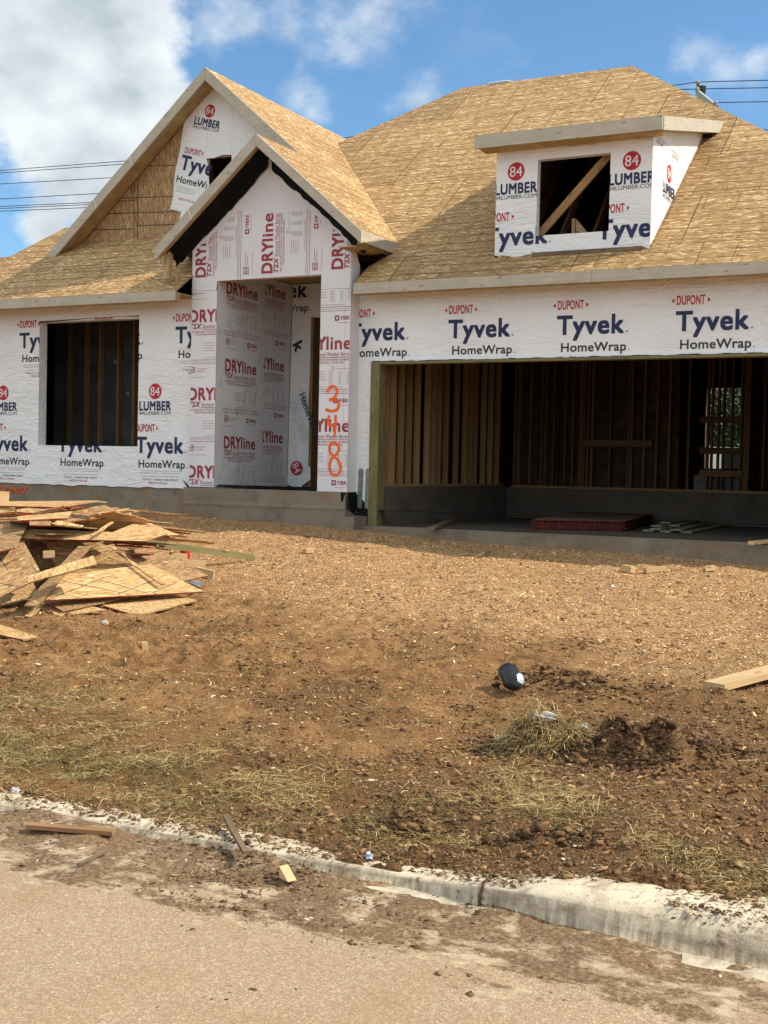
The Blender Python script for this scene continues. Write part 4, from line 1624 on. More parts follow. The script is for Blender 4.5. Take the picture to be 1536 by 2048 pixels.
pr.text('k', 0, 0, 0.13, 0.17, 'ink_navy', 0.026)
part(mb, 'house_wrap', pback)
mb = MB()
mb.box(DOORX - .0, DOORX + .045, 16.50, 16.70, 1.30, 3.88, 'stud')
part(mb, 'door_frame', porch)
mb = MB()
mb.blk(-10.0, -7.96, 18.2, 18.25, 1.30, 3.95, 'dark_wood')
part(mb, 'interior_wall', porch)
mb = MB()
mb.blk(-10.03, -8.36, YE + .14, 16.56, 4.41, 4.43, 'soffit')
part(mb, 'porch_ceiling', porch)
mb = MB()
mb.poly([(-10.0, 14.60, 1.302), (-8.4, 14.60, 1.296), (-8.4, 16.5, 1.302), (-10.0, 16.5, 1.302)], 'felt')
mb.prism([(-10.02, 14.56, 1.305), (-8.80, 14.62, 1.300), (-8.36, 14.55, 1.30), (-8.42, 14.60, 1.33), (-9.2, 14.66, 1.325), (-10.0, 14.62, 1.335)], (0, .004, 0), 'felt')
mb.prism([(-10.62, 14.59, 1.40), (-10.56, 14.59, 1.33), (-10.46, 14.52, 1.27), (-10.05, 14.515, 1.275), (-10.05, 14.515, 1.295), (-10.44, 14.53, 1.295)], (0, .004, 0), 'felt')
part(mb, 'felt_paper', porch)

# ---- roofs
GS = 0.861                           # slope of both gables
RX, RZ, GYF = -10.82, 7.4304, 15.32   # big gable ridge, its front
SX, SZ, SYF = -9.19, 6.026, 14.20    # porch gable ridge, its front
EX = -7.588                          # common eave
big_z = lambda x: RZ - GS * abs(x - RX)
sm_z = lambda x: SZ - GS * abs(x - SX)
TH = 0.013


def down(n):
    n = V3(n).normalized()
    return -n * TH


mb = MB()
nf = (0, -P, 1)
mz = lambda x, y: (x, y, main_z(y))
hip = (-10.36, 18.48)
vb = (EX, 15.29)
HX0, HX1, HY0, HY1 = -5.93, -4.07, 14.90, 17.3
# front slope in pieces round the dormer's opening
mb.prism([mz(-7.81, YF), mz(HX0, YF), mz(HX0, 20.05), mz(-8.79, 20.05), mz(*hip), mz(*vb), mz(-7.62, 15.05), mz(-7.80, 14.8)], down(nf), 'osb_roof', 'raw_edge', 'soffit')
mb.prism([mz(HX0, YF), mz(HX1, YF), mz(HX1, HY0), mz(HX0, HY0)], down(nf), 'osb_roof', 'raw_edge', 'soffit')
mb.prism([mz(HX0, HY1), mz(HX1, HY1), mz(HX1, 18.32), mz(-5.80, 20.05), mz(HX0, 20.05)], down(nf), 'osb_roof', 'raw_edge', 'soffit')
mb.prism([mz(HX1, YF), (-0.2, YF, 4.02), mz(HX1, 18.32)], down(nf), 'osb_roof', 'raw_edge', 'soffit')
RT = main_z(20.05)
mb.prism([(-0.2, YF, 4.02), (-0.2, 25.65, 4.02), (-5.80, 20.05, RT)], down((P, 0, 1)), 'osb_roof', 'raw_edge', 'soffit')
mb.prism([(-0.2, 25.65, 4.02), (-14.39, 25.65, 4.02), (-8.79, 20.05, RT), (-5.80, 20.05, RT)], down((0, P, 1)), 'osb_roof', 'raw_edge', 'soffit')
mb.prism([(-14.39, 25.65, 4.02), (-14.39, 16.2, 4.02), (-12.64, 16.2, 5.333), (-10.36, 18.48, 7.04), (-8.79, 20.05, RT)], down((-P, 0, 1)), 'osb_roof', 'raw_edge', 'soffit')
mb.tube([(-8.3, 20.03, RT + .01), (-8.0, 20.04, RT + .02), (-7.9, 20.03, RT + .0)], 0.012, 'paper', 5)
mroof = part(mb, 'roof')

mb = MB()
nR, nL = (GS, 0, 1), (-GS, 0, 1)
bz = lambda x, y: (x, y, big_z(x))
mb.prism([bz(RX, GYF), bz(SX, GYF), bz(EX, GYF - .0), bz(EX, 15.29) if False else bz(EX, GYF + .001), bz(-10.30, 18.6), bz(-10.0, 22), bz(RX, 22)], down(nR), 'osb_roof', 'raw_edge', 'soffit')
mb.prism([bz(RX, GYF), bz(RX, 22), bz(-14.04, 22), bz(-14.04, GYF)], down(nL), 'osb_roof', 'raw_edge', 'soffit')
groof = part(mb, 'roof')
mb = MB()
sz = lambda x, y: (x, y, sm_z(x))
mb.prism([sz(SX, SYF), sz(EX, SYF), sz(EX, 15.285), sz(EX - .25, 15.55), sz(SX, 15.62)], down(nR), 'osb_roof', 'raw_edge', 'soffit')
mb.prism([sz(SX, SYF), sz(SX, 15.64), sz(-10.83, 15.64), sz(-10.83, SYF)], down(nL), 'osb_roof', 'raw_edge', 'soffit')
proof = part(mb, 'roof')

# wing roof
wz = lambda x, y: (x, y, 4.02 + 0.75 * (y - 14.2))
mb = MB()
mb.prism([wz(-17.9, 14.2), wz(-10.46, 14.2), wz(-10.42, 14.62), wz(-10.3, 15.0), wz(-10.3, 16.13), wz(-14.17, 16.13), wz(-14.66, 15.37), wz(-17.9, 15.37)], down(nf), 'osb_roof', 'raw_edge', 'soffit')
mb.prism([wz(-14.17, 16.135), wz(-10.3, 16.135), (-10.3, 17.8, 4.6), (-14.17, 17.8, 4.6)], down((0, P, 1)), 'osb_roof', 'raw_edge', 'soffit')
mb.prism([wz(-17.9, 15.375), wz(-14.66, 15.375), wz(-14.17, 16.14), (-14.17, 17.8, 4.3), (-17.9, 17.8, 4.0)], (0, 0, -TH), 'osb_roof', 'raw_edge', 'soffit')
part(mb, 'roof')


# ---- fascia, barge boards, soffits
def strip(mb, a, b, depth, thick, mat, ext):
    """board hanging from edge a-b, depth down, thick along ext"""
    a, b = V3(a), V3(b)
    d = Vector((0, 0, -depth))
    mb.prism([a, b, b + d, a + d][::-1], V3(ext) * thick, mat)


mb = MB()
strip(mb, (-7.81, YF - .03, 4.012), (-4.6, YF - .03, 4.012), .138, .036, 'trim', (0, 1, 0))
strip(mb, (-4.597, YF - .03, 4.012), (-0.2, YF - .03, 4.012), .138, .036, 'trim', (0, 1, 0))
part(mb, 'fascia_board')
mb = MB()
strip(mb, (-7.80, YF + .008, 3.985), (-0.3, YF + .008, 3.985), .125, .035, 'soffit', (0, 1, 0))
mb.blk(-7.85, -0.3, YF + .044, YG - .01, 3.965, 3.98, 'soffit')
part(mb, 'soffit')
mb = MB()
strip(mb, (-17.9, 14.17, 4.010), (-10.47, 14.17, 4.010), .135, .036, 'trim', (0, 1, 0))
part(mb, 'fascia_board')
mb = MB()
strip(mb, (-17.9, 14.207, 3.985), (-10.44, 14.207, 3.985), .125, .035, 'soffit', (0, 1, 0))
mb.blk(-17.9, -10.44, 14.243, YW - .006, 3.965, 3.98, 'soffit')
part(mb, 'soffit')


def barge(x0, z0, x1, z1, y, depth, thick, mat='trim', plumb=True):
    """raked board from (x0,z0) to (x1,z1): top edge; plumb cut ends"""
    m = MB()
    m.prism([(x0, y, z0), (x1, y, z1), (x1, y, z1 - depth), (x0, y, z0 - depth)], (0, thick, 0), mat)
    return m


D = 0.190
m = barge(RX - .0015, RZ - .002, -14.06, big_z(-14.06) - .002, GYF - .04, D, .038)
# joint lines of the boards
for t in (0.42, 0.63):
    x = RX + (-14.06 - RX) * t
    z = big_z(x) - .002
    m.prism([(x, GYF - .0415, z), (x + .008, GYF - .0415, z + .007), (x + .06, GYF - .0415, z - D + .05), (x + .052, GYF - .0415, z - D + .043)], (0, .001, 0), 'ink_white')
part(m, 'barge_board', groof)
m = barge(RX + .0015, RZ - .002, SX + .05, big_z(SX + .05) - .002, GYF - .04, D, .038)
part(m, 'barge_board', groof)
m = MB()
for sgn, xe in ((-1, -14.0), (1, SX)):
    x0, x1 = RX + sgn * .002, xe
    m.prism([(x0, GYF, big_z(x0) - .03), (x1, GYF, big_z(x1) - .03), (x1, GYF, big_z(x1) - .17), (x0, GYF, big_z(x0) - .17)], (0, .04, 0), 'soffit')
    m.prism([(x0, GYF + .041, big_z(x0) - .165), (x1, GYF + .041, big_z(x1) - .165), (x1, GYF + .28, big_z(x1) - .165), (x0, GYF + .28, big_z(x0) - .165)], (0, 0, .014), 'soffit')
part(m, 'soffit', groof)

DS = 0.178
m = barge(SX - .0015, SZ - .002, -10.825, sm_z(-10.825) - .002, SYF - .04, DS, .038)
x = SX + (-10.825 - SX) * 0.66
z = sm_z(x) - .002
m.prism([(x, SYF - .0415, z), (x + .008, SYF - .0415, z + .007), (x + .06, SYF - .0415, z - DS + .05), (x + .052, SYF - .0415, z - DS + .043)], (0, .001, 0), 'ink_white')
part(m, 'barge_board', proof)
m = barge(SX + .0015, SZ - .002, EX + .018, sm_z(EX + .018) - .002, SYF - .04, DS - .02, .038)
part(m, 'barge_board', proof)
m = MB()
strip(m, (EX - .018, SYF, sm_z(EX) - .004), (EX - .018, 15.28, sm_z(EX) - .004), .145, .034, 'trim', (1, 0, 0))
part(m, 'fascia_board', proof)
m = MB()
for sgn, xe in ((-1, -10.80), (1, EX - .03)):
    x0, x1 = SX + sgn * .002, xe
    m.prism([(x0, SYF, sm_z(x0) - .03), (x1, SYF, sm_z(x1) - .03), (x1, SYF, sm_z(x1) - .17), (x0, SYF, sm_z(x0) - .17)], (0, .06, 0), 'soffit')
m.prism([(EX - .05, SYF + .06, sm_z(EX) - .02), (EX - .05, 15.2, sm_z(EX) - .02), (EX - .05, 15.2, sm_z(EX) - .17), (EX - .05, SYF + .06, sm_z(EX) - .17)], (-.04, 0, 0), 'soffit')
m.blk(EX - .36, EX - .09, SYF + .06, 14.9, sm_z(EX) - .19, sm_z(EX) - .175, 'soffit')
m.box(-10.77, -10.68, SYF + .10, SYF + .19, 4.20, 4.62, 'pine')
part(m, 'soffit', proof)
# black felt hanging below the porch roof
m = MB()
N = 26
for sgn, xe in ((-1, -10.72), (1, EX - .10)):
    rows = []
    for i in range(N + 1):
        t = i / N
        x = SX + sgn * .03 + (xe - SX - sgn * .03) * t
        z = sm_z(x) - .135
        sag = .02 * math.sin(i * 1.9) + random.uniform(-.01, .01)
        lap = (0.06 if sgn < 0 else 0.08) * (0.9 + 0.25 * math.sin(t * 7 + sgn)) + random.uniform(0, .03)
        if t > 0.9:
            lap *= 1.0 - (t - .9) * 4
        rows.append([(x, SYF + .065, z - .015), (x, SYF + .17, z - .045 + sag), (x, YE - .03, z - .10 + sag * .4), (x, YE - .018, z - .14), (x, YE - .012, z - .14 - lap)])
    vs = [p for r in rows for p in r]
    fs = []
    for i in range(N):
        for j in range(4):
            k = i * 5 + j
            fs.append((k, k + 1, k + 6, k + 5))
    m.raw(vs, fs, 'felt')
part(m, 'felt_paper', proof)

# ---- big gable wall: bare boards, one flap of wrap, a dark opening
YB = 15.62
ghole = []
m = MB()
gw0, gw1 = hY(419, 318, YB), hY(463, 420, YB)
gx0, gx1, gz0, gz1 = gw0[0], gw1[0], gw1[2], hY(419, 318, YB)[2]
m.prism([(gx0, YB, 4.5), (gx0, YB, big_z(gx0) - .16), (-13.95, YB, big_z(-13.95) - .16), (-13.95, YB, 4.5)], (0, .10, 0), 'osb_wall', 'dark_board', 'dark_wood')
m.prism([(gx0, YB, gz1), (gx1, YB, gz1), (gx1, YB, big_z(gx1) - .16), (RX, YB, RZ - .16), (gx0, YB, big_z(gx0) - .16)], (0, .10, 0), 'osb_wall', 'dark_board', 'dark_wood')
m.prism([(gx1, YB, 4.5), (-8.0, YB, 4.5), (-8.0, YB, big_z(-8.0) - .16), (gx1, YB, big_z(gx1) - .16)], (0, .10, 0), 'osb_wall', 'dark_board', 'dark_wood')
m.prism([(gx0, YB, 4.5), (gx1, YB, 4.5), (gx1, YB, gz0), (gx0, YB, gz0)], (0, .10, 0), 'osb_wall', 'dark_board', 'dark_wood')
gwl = part(m, 'gable_wall')
m = MB()
for py_l, xl, xr, xm in ((333, 292, 352, 0), (394, 240, 345, 0), (425, 215, 345, 0), (452, 275, 354, 0), (458, 183, 267, 0), (400, 232, 268, 0), (425, 216, 268, 0)):
    a, b = hY(xl, py_l + (3 if xl < 272 else 0), YB - .002), hY(xr, py_l - (xr - xl) * 0.03 + (3 if xl < 272 else 0), YB - .002)
    m.prism([a, b, b + np.array([0, 0, .012]), a + np.array([0, 0, .012])], (0, .001, 0), 'ink_black')
for px in (268, 275):
    a, b = hY(px, 355, YB - .004), hY(px - 1, 510, YB - .004)
    m.prism([b, b + np.array([.010, 0, 0]), a + np.array([.010, 0, 0]), a], (0, .001, 0), 'ink_black')
part(m, 'board_joint', gwl)
m = MB()
yw = YB - .03
fl = [(425, 172), (368, 246), (362, 290), (358, 306), (350, 345), (347, 392), (340, 418), (352, 421), (361, 424), (357, 445), (370, 470), (430, 400), (416, 398), (414, 318), (428, 315), (463, 309), (463, 345), (560, 300)]
pts = [hY(a, b, yw) for a, b in fl]
top = hY(425, 172, yw)
left = [hY(a, b, yw) for a, b in [(418, 180), (368, 246), (364, 270), (360, 300), (357, 312), (350, 345), (348, 370), (346, 395), (340, 418), (352, 421), (362, 424), (357, 446), (356, 480)]]
holeL, holeT0, holeT1 = hY(418, 420, yw), hY(417, 319, yw), hY(463, 309, yw)
hb = hY(440, 400, yw)
m.prism([left[0]] + left[1:] + [hY(418, 480, yw), hY(419, 420, yw), hY(419, 380, yw), hY(416, 330, yw), hY(413, 317, yw), hY(418, 205, yw)], (0, .003, 0), 'wrap')
m.prism([hY(418.3, 205, yw), hY(413.3, 317, yw), hY(428, 316, yw), hY(445, 310, yw), hY(463, 309.5, yw), (hY(463, 309, yw)[0], yw, big_z(hY(463, 309, yw)[0]) - .17), (RX, yw, RZ - .17), hY(418.3, 180, yw)], (0, .003, 0), 'wrap')
x2 = hY(463.3, 309, yw)[0]
m.prism([(x2, yw, 4.7), (-8.6, yw, 4.7), (-8.6, yw, big_z(-8.6) - .17), (x2, yw, big_z(x2) - .17)], (0, .003, 0), 'wrap')
A0 = hY(383, 240, yw)
A1 = hY(446, 263, yw)
B0, B1 = hY(383, 255, yw), hY(445, 268, yw)
ang = math.atan2(B1[2] - B0[2], B1[0] - B0[0])
ca, sa = math.cos(ang), math.sin(ang)
Q0 = hY(420, 222, yw)
pr = Print(m, Q0, (ca, 0, sa), (-sa, 0, ca), (0, -1, 0), lift=.003)
lumber_logo(pr, 0, 0, 0.84)
T0 = hY(360, 336, yw)
pr = Print(m, T0, (ca, 0, sa), (-sa, 0, ca), (0, -1, 0), lift=.003, keep=[(-.2, -.9), (.56, -.9), (.56, .8), (-.2, .8)])
pr.text('DUPONT', 0.02, 0.235, 0.30, 0.085, 'ink_red', 0.012)
pr.tri([(.34, .25), (.34, .31), (.375, .28)], 'ink_red')
pr.text('Tyvek', 0.0, -0.01, 0.76, 0.205, 'ink_navy', 0.026)
pr.text('HomeWrap', -0.01, -0.21, 0.75, 0.10, 'ink_black', 0.008)
for i in range(3):
    pr.rect(0.02, -0.275 - .035 * i, 0.36, .006, 'ink_grey')
pr.text('MADE IN THE USA', 0.10, -.46, .3, .03, 'ink_red')
part(m, 'house_wrap', gwl)
m = MB()
m.prism([(-13.2, 17.2, 4.4), (-8.9, 17.2, 4.4), (-8.9, 17.2, 5.5), (RX, 17.2, 7.2), (-13.2, 17.2, 5.2)], (0, .05, 0), 'felt')
part(m, 'attic_partition', gwl)

# ---- dormer
DX0, DX1, DZ0, DZ1 = -6.0, -4.015, 4.30, 5.72
DW = (-5.455, -4.525, 4.545, 5.485)
SHS = 0.235
m = MB()
wall(m, DX0, DX1, DZ0, DZ1, YD, 0.10, DW, 'osb_wall', 'wrap')
dorm = part(m, 'dormer')
m = MB()
shed_z = lambda y: 5.80 + SHS * (y - 14.58)
m = MB()
for xx, ex in ((DX1, -.03), (DX0, .03)):
    ytop = (4.02 - P * YF - (5.80 - SHS * 14.58)) / (SHS - P)
    m.prism([(xx, YD, main_z(YD)), (xx, ytop, main_z(ytop)), (xx, YD, shed_z(YD) - .03)], (ex, 0, 0), 'osb_wall')
    part(m, 'cheek_wall', dorm)
    m = MB()
m = MB()
ragged_sheet(m, DX0 - .004, DX1 + .004, 4.335, DZ1, YD - .006, DW, 'wrap', 0.022, 0.09)
pr = Print(m, (0, YD - .006, 0), (1, 0, 0), (0, 0, 1), (0, -1, 0), [(DX0, 4.30), (DX1, 4.30), (DX1, 5.70), (DX0, 5.70)], [DW])
for x in (-6.145, -4.665):
    wrap_logo(pr, x, 4.452, home=False, fine=False)
    lumber_logo(pr, x + .405, 5.365)
pr.text('CALL 1-800-448-9835', -5.18, 5.655, .62, .025, 'ink_black')
pr.text('MADE IN THE USA', -5.05, 5.605, .34, .036, 'ink_red', .004)
xs_ = DX1 + .006
ytop2 = 17.35
m.prism([(xs_, YD - .006, main_z(YD) + .03), (xs_, 15.6, main_z(15.6) + .03), (xs_, 16.6, main_z(16.6) + .035), (xs_, 17.15, main_z(17.15) + .05), (xs_, 17.35, shed_z(17.35) - .17), (xs_, YD - .006, shed_z(YD) - .10)], (-.003, 0, 0), 'wrap')
pr = Print(m, (xs_, 0, 0), (0, 1, 0), (0, 0, 1), (1, 0, 0), lift=.003)
lumber_logo(pr, 15.62, 5.36, 1.0, 1.05)
pr.text('NOTES', 14.98, 5.60, .30, .034, 'ink_red', .004)
pr.text('NOTES', 15.75, 5.60, .30, .034, 'ink_red', .004)
for x in (14.90, 15.67):
    pr.rect(x, 5.68, .50, .008, 'ink_grey')
    pr.rect(x, 5.655, .42, .006, 'ink_grey')
part(m, 'house_wrap', dorm)
m = MB()
n0, n1 = (-6.20, 14.58), (-3.85, 17.95)
m.prism([(-6.20, 14.58, shed_z(14.58)), (-3.85, 14.58, shed_z(14.58)), (-3.85, 18.1, shed_z(18.1)), (-6.20, 18.1, shed_z(18.1))], down((0, -SHS, 1)), 'osb_roof', 'raw_edge', 'soffit')
part(m, 'dormer_roof', dorm)
m = MB()
strip(m, (-6.20, 14.545, 5.792), (-3.83, 14.545, 5.792), .165, .035, 'trim', (0, 1, 0))
part(m, 'fascia_board', dorm)
m = MB()
m.prism([(-3.85 + .001, 14.581, shed_z(14.58) - .010), (-3.85 + .001, 17.98, shed_z(17.98) - .010), (-3.85 + .001, 17.66, shed_z(17.66) - .172), (-3.85 + .001, 14.581, shed_z(14.58) - .172)], (.032, 0, 0), 'trim')
part(m, 'barge_board', dorm)
m = MB()
m.blk(-6.15, -3.87, 14.581, YD - .008, 5.62, 5.634, 'soffit')
m.prism([(DX1 + .012, YD, shed_z(YD) - .17), (-3.87, YD, shed_z(YD) - .17), (-3.87, 17.6, shed_z(17.6) - .17), (DX1 + .012, 17.6, shed_z(17.6) - .17)], (0, 0, .012), 'soffit')
part(m, 'soffit', dorm)
m = MB()
a, b = hY(1078, 470, YD + .16), hY(1219, 308, YD + .16)
m.bar((a[0] - .03, YD + .17, a[2] - .03), (b[0] + .03, YD + .17, b[2] + .03), .038, .095, 'stud', (0, -1, 0) if False else (0.7, 0, -0.7))
m.box(-5.08, -5.04, YD + .25, YD + .34, 4.35, 4.78, 'stud')
m.prism([(-5.04, YD + .3, 4.78), (-5.04, YD + .3, 4.4), (-4.75, YD + .5, 4.4)], (0, .02, 0), 'pine')
part(m, 'brace', dorm)
m = MB()
for i in range(5):
    x = -5.9 + i * .45
    m = MB()
    m.bar((x, 15.2, 4.05), (x, 17.2, 6.2), .038, .14, 'stud')
    part(m, 'rafter', dorm)
m = MB()
m.blk(-6.1, -3.9, 17.4, 17.44, 4.0, 6.4, 'rubber')
m.blk(-6.1, -3.9, 14.95, 17.4, 3.99, 4.01, 'rubber')
part(m, 'attic_lining', dorm)
m = MB()
m.box(-5.50, -4.10, YD - .035, YD - .009, 4.285, 4.335, 'weathered')
part(m, 'sill_board', dorm)


# ------------------------------------------------------------------ boards and scraps lying about
def plank(name, corners, thick, label, cat, mat='osb_scrap', edge='red_edge', group=None, lines=()):
    """flat board: first three corners (px, py, height over the ground) fix its plane, the others are met on that plane"""
    pts = [on_ground(*c) for c in corners[:3]]
    n = np.cross(pts[1] - pts[0], pts[2] - pts[0])
    n = n / np.linalg.norm(n)
    if n[2] < 0:
        n = -n
    for c in corners[3:]:
        r = ray(c[0], c[1])
        pts.append(CAMP + r * (((pts[0] - CAMP) @ n) / (r @ n)))
    o = np.mean(pts, 0)
    z = Vector(n)
    u = V3(pts[1] - pts[0]).normalized()
    w = z.cross(u)
    m = MB()
    P2 = [V3(p) for p in pts]
    area = sum((P2[i] - V3(o)).cross(P2[(i + 1) % len(P2)] - V3(o)).dot(z) for i in range(len(P2)))
    if area < 0:
        P2 = P2[::-1]
    flags = []
    J = []
    for i in range(len(P2)):
        a_, b_ = P2[i], P2[(i + 1) % len(P2)]
        J.append(a_)
        flags.append(i % 2)
        L_ = (b_ - a_).length
        nn = int(min(9, L_ / .07)) if i % 2 else int(min(4, L_ / .25))
        side = (b_ - a_).normalized().cross(z)
        for k in range(1, nn):
            J.append(a_.lerp(b_, (k + random.uniform(-.3, .3)) / nn) + side * random.gauss(0, .0045 if i % 2 else .0015))
            flags.append(i % 2)
    P2 = J
    if mat == 'osb_scrap' and random.random() < .12:
        mat = 'osb_dull'
    off = (random.uniform(0, 20), random.uniform(0, 20))
    e = -z * thick
    m.poly(P2, mat, [((p - V3(o)).dot(u) + off[0], (p - V3(o)).dot(w) + off[1]) for p in P2])
    m.poly([p + e for p in P2][::-1], mat, [((p - V3(o)).dot(u), (p - V3(o)).dot(w)) for p in P2[::-1]])
    for i in range(len(P2)):
        j = (i + 1) % len(P2)
        L = (P2[j] - P2[i]).length
        m.poly([P2[j], P2[i], P2[i] + e, P2[j] + e], edge if (flags[i] == 0 or edge != 'red_edge') else 'raw_edge', [(L, 0), (0, 0), (0, thick), (L, thick)])
    for (ax_, ay_, bx_, by_) in lines:
        e2 = []
        for (qx, qy) in ((ax_, ay_), (bx_, by_)):
            r = ray(qx, qy)
            e2.append(V3(CAMP + r * (((V3(o) - V3(CAMP)).dot(z)) / V3(r).dot(z))) + z * .001)
        dd = (e2[1] - e2[0]).normalized().cross(z) * .0035
        m.poly([e2[0] - dd, e2[1] - dd, e2[1] + dd, e2[0] + dd], 'ink_black')
    ob = m.build(name, None, o)
    tag(ob, label, cat, group)
    return ob


def ruled(o, lines):
    """chalk and guide lines drawn on a sheet, as thin dark strips on its face"""
    return o


PILE = 'scraps in the heap of offcuts'
S = 'osb_sheet'
plank(S, [(-20, 1200, .06), (0, 1209, .05), (78, 1190, .10), (60, 1150, .2)], .012, 'sheet lying flat under the red-edged strip at the near end of the heap', 'board')
plank(S, [(81, 1218, .02), (120, 1232, .015), (214, 1219, .03), (140, 1203, .04)], .012, 'lowest sheet of the heap, nearest the road', 'board')
plank(S, [(188, 1206, .03), (276, 1231, .02), (395, 1200, .03), (330, 1186, .05)], .012, 'sheet flat on the soil at the near right of the heap with flaking red edge', 'board')
plank(S, [(87, 1202, .06), (125, 1221, .045), (300, 1184, .07), (230, 1165, .12)], .012, 'sheet whose pointed corner shows under the largest sheet', 'board')
plank(S, [(92, 1200, .12), (408, 1183, .08), (300, 1128, .28), (120, 1150, .25)], .012, 'largest sheet of the heap, crossed by dark guide lines', 'board', lines=[(126, 1162, 262, 1190), (200, 1160, 296, 1187), (95, 1200, 208, 1155), (236, 1188, 318, 1157), (305, 1186, 352, 1165), (150, 1196, 175, 1188)])
plank(S, [(230, 1104, .36), (304, 1092, .38), (417, 1151, .14), (350, 1166, .14)], .012, 'broad sheet sloping down to the right of the heap', 'board', lines=[(252, 1110, 326, 1103), (285, 1132, 352, 1117)])
plank(S, [(-40, 1215, .08), (57, 1166, .22), (80, 1141, .30), (48, 1084, .52), (-40, 1090, .52)], .012, 'large sheet leaning at the left edge of the heap, half in shadow', 'board', lines=[(0, 1116, 16, 1140), (62, 1130, 77, 1147), (4, 1133, 50, 1110), (0, 1167, 50, 1176)])
plank(S, [(20, 1076, .52), (293, 1082, .50), (335, 1068, .55), (60, 1058, .60)], .012, 'long sheet with a dark red edge running along the middle of the heap', 'board')
plank(S, [(215, 1068, .52), (284, 1040, .58), (360, 1070, .45), (219, 1074, .50)], .012, 'sheet fanning out right above the broad sloping sheet', 'board')
plank(S, [(20, 1041, .66), (110, 1048, .66), (195, 1056, .60), (30, 1072, .56)], .012, 'sheet on the near side of the heap just above the deep gap', 'board')
plank(S, [(-30, 1003, .78), (197, 1001, .78), (117, 1014, .76), (-30, 1011, .76)], .012, 'topmost long sheet of the heap', 'board')
plank(S, [(120, 1040, .62), (230, 1022, .70), (310, 1042, .58), (200, 1062, .55)], .012, 'sheet in the upper heap behind the small wedge', 'board')
plank(S, [(60, 1030, .70), (210, 1010, .72), (250, 1030, .64), (120, 1046, .62)], .012, 'sheet just under the curved strip on the heap', 'board')
plank(S, [(-30, 1045, .6), (60, 1040, .64), (30, 1095, .5), (-30, 1110, .45)], .012, 'steep sheet at the far left edge of the heap with a dark face', 'board')
plank(S, [(90, 1085, .40), (215, 1075, .46), (270, 1130, .26), (120, 1150, .25)], .012, 'sheet in the shade inside the heap', 'board')
plank('osb_strip', [(48, 1211, .09), (74, 1212, .09), (182, 1092, .47), (157, 1092, .47)], .012, 'long diagonal strip leaning over the near side of the heap', 'board', edge='raw_edge')
plank('osb_strip', [(49, 1232, .01), (63, 1234, .01), (90, 1207, .07), (75, 1208, .07)], .012, 'short strip on the soil under the long diagonal strip', 'board', edge='raw_edge')
plank('osb_strip', [(57, 1165, .30), (56, 1152, .34), (187, 1111, .46), (194, 1128, .42)], .014, 'red-edged strip crossing the long diagonal strip', 'board')
plank('osb_strip', [(34, 1033, .70), (145, 1022, .73), (136, 1036, .69), (35, 1041, .66)], .014, 'pale strip with a red edge near the top of the heap', 'board')
plank('osb_strip', [(30, 1013, .75), (96, 1019, .75), (65, 1026, .72), (34, 1024, .72)], .012, 'small pale piece under the topmost long sheet', 'board')
plank('osb_strip', [(-10, 1017, .74), (25, 1017, .74), (32, 1024, .71), (-10, 1026, .70)], .012, 'pale strip end near the top at the left edge of the photo', 'board')
plank('osb_strip', [(-10, 1027, .70), (30, 1026, .70), (33, 1032, .67), (-10, 1034, .66)], .012, 'strip with a dark red edge at the left edge of the heap', 'board')
plank('osb_strip', [(101, 1050, .64), (118, 1038, .68), (168, 1051, .62), (160, 1055, .61)], .014, 'small wedge-shaped offcut on the upper heap', 'offcut')
plank('osb_strip', [(59, 1042, .68), (102, 1042, .68), (100, 1051, .65), (59, 1050, .65)], .014, 'small squarish offcut beside the wedge on the heap', 'offcut')
plank('osb_strip', [(219, 1073, .50), (357, 1075, .42), (430, 1082, .34), (428, 1087, .33), (355, 1081, .41)], .012, 'pale strip pointing right out of the middle of the heap', 'board', edge='raw_edge')
plank('osb_strip', [(290, 1047, .52), (323, 1053, .46), (411, 1062, .36), (410, 1064, .36), (320, 1058, .45)], .012, 'thin pale strip reaching out behind the heap', 'board', edge='raw_edge')
plank('osb_strip', [(192, 1026, .68), (258, 1016, .66), (259, 1019, .655), (200, 1029, .66)], .012, 'upper of the two sunlit points sticking out at the back of the heap', 'board', edge='raw_edge')
plank('osb_strip', [(203, 1033, .64), (263, 1025, .62), (264, 1029, .61), (208, 1037, .62)], .012, 'lower of the two sunlit points sticking out at the back of the heap', 'board', edge='raw_edge')
plank('osb_strip', [(180, 1070, .56), (186, 1071, .555), (228, 1045, .64), (224, 1043, .645)], .010, 'narrow stick lying across the upper heap', 'stick', edge='raw_edge')
plank('osb_strip', [(190, 1095, .44), (228, 1088, .47), (235, 1100, .42), (200, 1104, .40)], .014, 'small block-like offcut on the rim of the deep gap', 'offcut')
plank('osb_strip', [(232, 1104, .385), (238, 1104, .385), (330, 1167, .17), (322, 1168, .165)], .012, 'thin strip lying along the broad sloping sheet', 'board', edge='raw_edge')
plank('osb_strip', [(160, 1085, .45), (200, 1085, .45), (290, 1135, .24), (270, 1138, .235)], .012, 'strip sloping into the gap under the broad sheet', 'board')
plank('osb_strip', [(-15, 1244, .03), (77, 1273, .012), (46, 1279, .012), (-15, 1266, .02)], .014, 'single strip lying apart on the soil in front of the heap', 'board')
# the curved strip
m = MB()
cs = [on_ground(64, 1027, .70), on_ground(95, 1019, .74), on_ground(125, 1012, .77), on_ground(160, 1006, .79), on_ground(195, 1003, .80), on_ground(214, 1005, .79)]
c0 = np.mean(cs, 0)
for i in range(len(cs) - 1):
    m.bar(cs[i], cs[i + 1], .09, .011, 'osb_scrap')
tag(m.build('osb_strip', None, c0), 'bent strip arching over the top of the heap', 'board')
